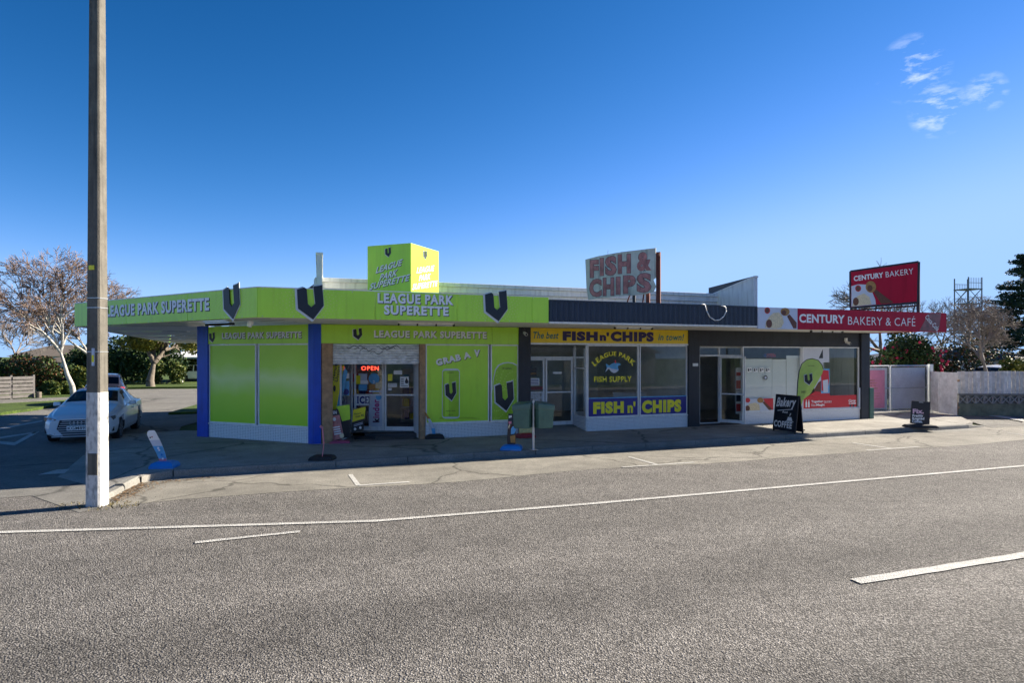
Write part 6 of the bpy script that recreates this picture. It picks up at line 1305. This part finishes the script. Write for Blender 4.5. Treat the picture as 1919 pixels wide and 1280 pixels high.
# ------------------------------------------------------------------ distant houses, carport, fence and tower
Zh = 88.0
def house(name, label, cx_px, wid, dep, wallh, ridge, Z, wm, rm, ang=0, z0=0.0, wins=()):
    c = AT(cx_px, 667, Z); fr = Fr((c[0], c[1]), ang); o = thing(name, (c[0], c[1], z0), label, 'house'); m = MB(); a = wid / 2
    m.box(fr, -a, a, -dep, 0, z0, z0 + wallh); wl_ = m.build('wall', wm, o)
    m = MB(); e = .5; zr = z0 + wallh - .05; A_, B_, C_, D_ = fr.P(-a - e, e, zr), fr.P(a + e, e, zr), fr.P(a + e, -dep - e, zr), fr.P(-a - e, -dep - e, zr); r0, r1 = fr.P(-a + dep / 2, -dep / 2, z0 + ridge), fr.P(a - dep / 2, -dep / 2, z0 + ridge)
    m.face([A_, B_, r1, r0]); m.face([B_, C_, r1]); m.face([C_, D_, r0, r1]); m.face([D_, A_, r0]); m.face([D_, C_, B_, A_]); m.build('roof', rm, o)
    for (t0, t1, za, zb_) in wins:
        m = MB(); m.box(fr, t0, t1, -.02, .06, z0 + za, z0 + zb_); wo = m.build('window', WPAINT, o); n = max(1, round((t1 - t0) / .8))
        for k in range(n): mb = MB(); w_ = (t1 - t0) / n; mb.box(fr, t0 + k * w_ + .08, t0 + (k + 1) * w_ - .08, .02, .07, z0 + za + .1, z0 + zb_ - .1); mb.build('pane', M('far_glass', (.08, .10, .13), .15), wo)
    return o
BRR = M('brown_tile_roof', (.15, .125, .10), .8, var=.2); CRW = M('cream_wall', (.62, .58, .48), .8)
house('house', 'cream house with brown hipped roof behind the left garden', 92, 9.5, 7, 2.4, 4.0, 92, CRW, BRR, R(8), -.0, [(.6, 2.8, 1.1, 2.2), (-3.4, -1.6, 1.1, 2.1)])
house('house', 'low white house wing with brown roof below the hipped roof', 118, 6, 5, 1.7, 2.6, 78, M('white_wall', (.72, .71, .66), .8), BRR, R(-6), 0, [(-1.8, -.4, .7, 1.4), (.4, 2, .7, 1.4)])
house('house', 'grey weatherboard house with dark roof behind the camellia', 1820, 9, 6, 2.05, 2.9, 42, M('grey_blue_wall', (.36, .40, .44), .8), ROOFD, R(4), 0.1, [(1, 2.4, .7, 1.6)])
# carport
GW0 = M('dark_shed_wall', (.05, .05, .05), .8)
c = AT(346, 690, 60); cp = thing('carport', (c[0], c[1], 0), 'open white-roofed carport at the far end of the side street', 'carport'); fr = Fr(c.xy, R(-6))
m = MB(); m.hexa([fr.P(-2.6, 1.2, 2.15), fr.P(2.6, 1.2, 2.15), fr.P(2.6, -5, 2.5), fr.P(-2.6, -5, 2.5), fr.P(-2.6, 1.2, 2.3), fr.P(2.6, 1.2, 2.3), fr.P(1.6, -5, 3.1), fr.P(-1.4, -5, 3.1)]); m.build('roof', WPAINT, cp)
for t in (-2.3, .4, 2.4): m = MB(); m.box(fr, t - .06, t + .06, .9, 1.02, 0, 2.15); m.build('post', WPAINT, cp)
m = MB(); m.box(fr, -2.6, 2.6, -5.2, -5, 0, 2.5); m.build('back_wall', GW0, cp)
# the other side of the street, mirrored in the shop glass
m = MB(); m.slab([tuple(P(t, d, 0).xy) for t, d in ((-60, 21), (60, 21), (60, 24), (-60, 24))][::-1], -.01, .13); struct(m.build('opposite_footpath', PATHM))
def facing(t, d, wid, label):
    fr = Fr(P(t, d, 0).xy, A + math.pi); o = thing('house', P(t, d, 0), label, 'house'); a = wid / 2
    m = MB(); m.box(fr, -a, a, -8, 0, 0, 2.7); m.build('wall', CRW, o)
    e = .6; q = [fr.P(-a - e, e, 2.65), fr.P(a + e, e, 2.65), fr.P(a + e, -8 - e, 2.65), fr.P(-a - e, -8 - e, 2.65)]; r0, r1 = fr.P(-a + 4, -4, 4.8), fr.P(a - 4, -4, 4.8)
    m = MB(); m.face([q[0], q[1], r1, r0]); m.face([q[1], q[2], r1]); m.face([q[2], q[3], r0, r1]); m.face([q[3], q[0], r0]); m.build('roof', ROOFD, o)
    for k in (-.3, .3):
        m = MB(); m.box(fr, k * wid - .9, k * wid + .9, 0, .06, .9, 2.1); wo = m.build('window', WPAINT, o); m = MB(); m.box(fr, k * wid - .8, k * wid + .8, .05, .07, 1.0, 2.0); m.build('pane', M('far_glass', (.08, .10, .13), .15), wo)
facing(4, 30, 14, 'cream house with dark hipped roof across the street facing the shops'); facing(24, 31, 13, 'second cream house across the street opposite the bakery'); facing(-16, 31, 13, 'third cream house across the street opposite the side road')
# slatted fence at left
f0, f1 = G(-70, 757), G(65, 749); fr = between(f0, f1); L = (f1 - f0).length; z1 = AT(30, 705.5, f0.lerp(f1, .6)[1])[2]
sf = thing('slatted_fence', f0.lerp(f1, .5), 'dark horizontal slatted timber fence at the left edge', 'fence'); ns_ = 6; random.seed(9)
GW = M('grey_timber', (.13, .12, .115), .85, var=.3, vs=4)
nsec = 3
for s in range(nsec):
    for k in range(ns_):
        hb = (z1 - .12) / ns_; m = MB(); d = .03 if (s + k) % 2 else -.0; m.box(fr, s * L / nsec + .03, (s + 1) * L / nsec - .03, d - .03, d, .12 + k * hb + .02, .12 + (k + 1) * hb - .02 + random.uniform(-.01, .01)); m.build('slat', GW, sf)
for s in range(nsec + 1): m = MB(); t = s * L / nsec; m.box(fr, t - .05, t + .05, -.13, -.032, 0, z1 + .05); m.build('post', GW, sf)
b = thing('timber_bollard', G(73, 749), 'short round timber bollard at the end of the slatted fence', 'bollard'); m = MB(); q = G(73, 749); m.tube(q, q + Vector((0, 0, .42)), .14, .13, 12); m.build('shaft', BARKD, b)
# lattice tower
Zt = 118.0; lo, hi = AT(1797, 640, Zt), AT(1832, 640, Zt); c = lo.lerp(hi, .5); hwid = (hi - lo).length / 2; zt = H + (HY - 521) * Zt / F
tw = thing('lattice_tower', (c[0], c[1], 0), 'distant steel lattice training tower with platforms', 'tower'); fr = Fr(c.xy, R(12)); hwid *= .85
STG = M('tower_steel', (.16, .16, .16), .6)
for a in (-1, 1):
    for b_ in (-1, 1): m = MB(); m.tube(fr.P(a * hwid, b_ * hwid, 0), fr.P(a * hwid, b_ * hwid, zt), .11, .11, 5); m.build('leg', STG, tw)
lv = [zt - 2.0, zt - 4.6, zt - 7.2, zt - 9.8, zt - 12.4]
for z in lv:
    m = MB(); m.box(fr, -hwid - .1, hwid + .1, -hwid - .1, hwid + .1, z - .15, z); pf = m.build('platform', STG, tw); m = MB()
    for k in range(9): t = -hwid + 2 * hwid * k / 8; m.tube(fr.P(t, hwid, z), fr.P(t, hwid, z + (1.9 if z == lv[0] else 1.0)), .035, n=3); m.tube(fr.P(t, -hwid, z), fr.P(t, -hwid, z + 1.0), .035, n=3)
    m.tube(fr.P(-hwid, hwid, z + 1.0), fr.P(hwid, hwid, z + 1.0), .05, n=4); m.tube(fr.P(-hwid, -hwid, z + 1.0), fr.P(hwid, -hwid, z + 1.0), .05, n=4); m.build('railing', STG, pf)
for z0, z1 in zip(lv[1:], lv):
    m = MB()
    for b_ in (-1, 1): m.tube(fr.P(-hwid, b_ * hwid, z0), fr.P(hwid, b_ * hwid, z1), .06, n=4); m.tube(fr.P(hwid, b_ * hwid, z0), fr.P(-hwid, b_ * hwid, z1), .06, n=4); m.tube(fr.P(b_ * hwid, -hwid, z0), fr.P(b_ * hwid, hwid, z1), .06, n=4)
    m.build('brace', STG, tw)
for o in bpy.data.objects:
    for k in ('o', 'w'):
        if k in o: del o[k]
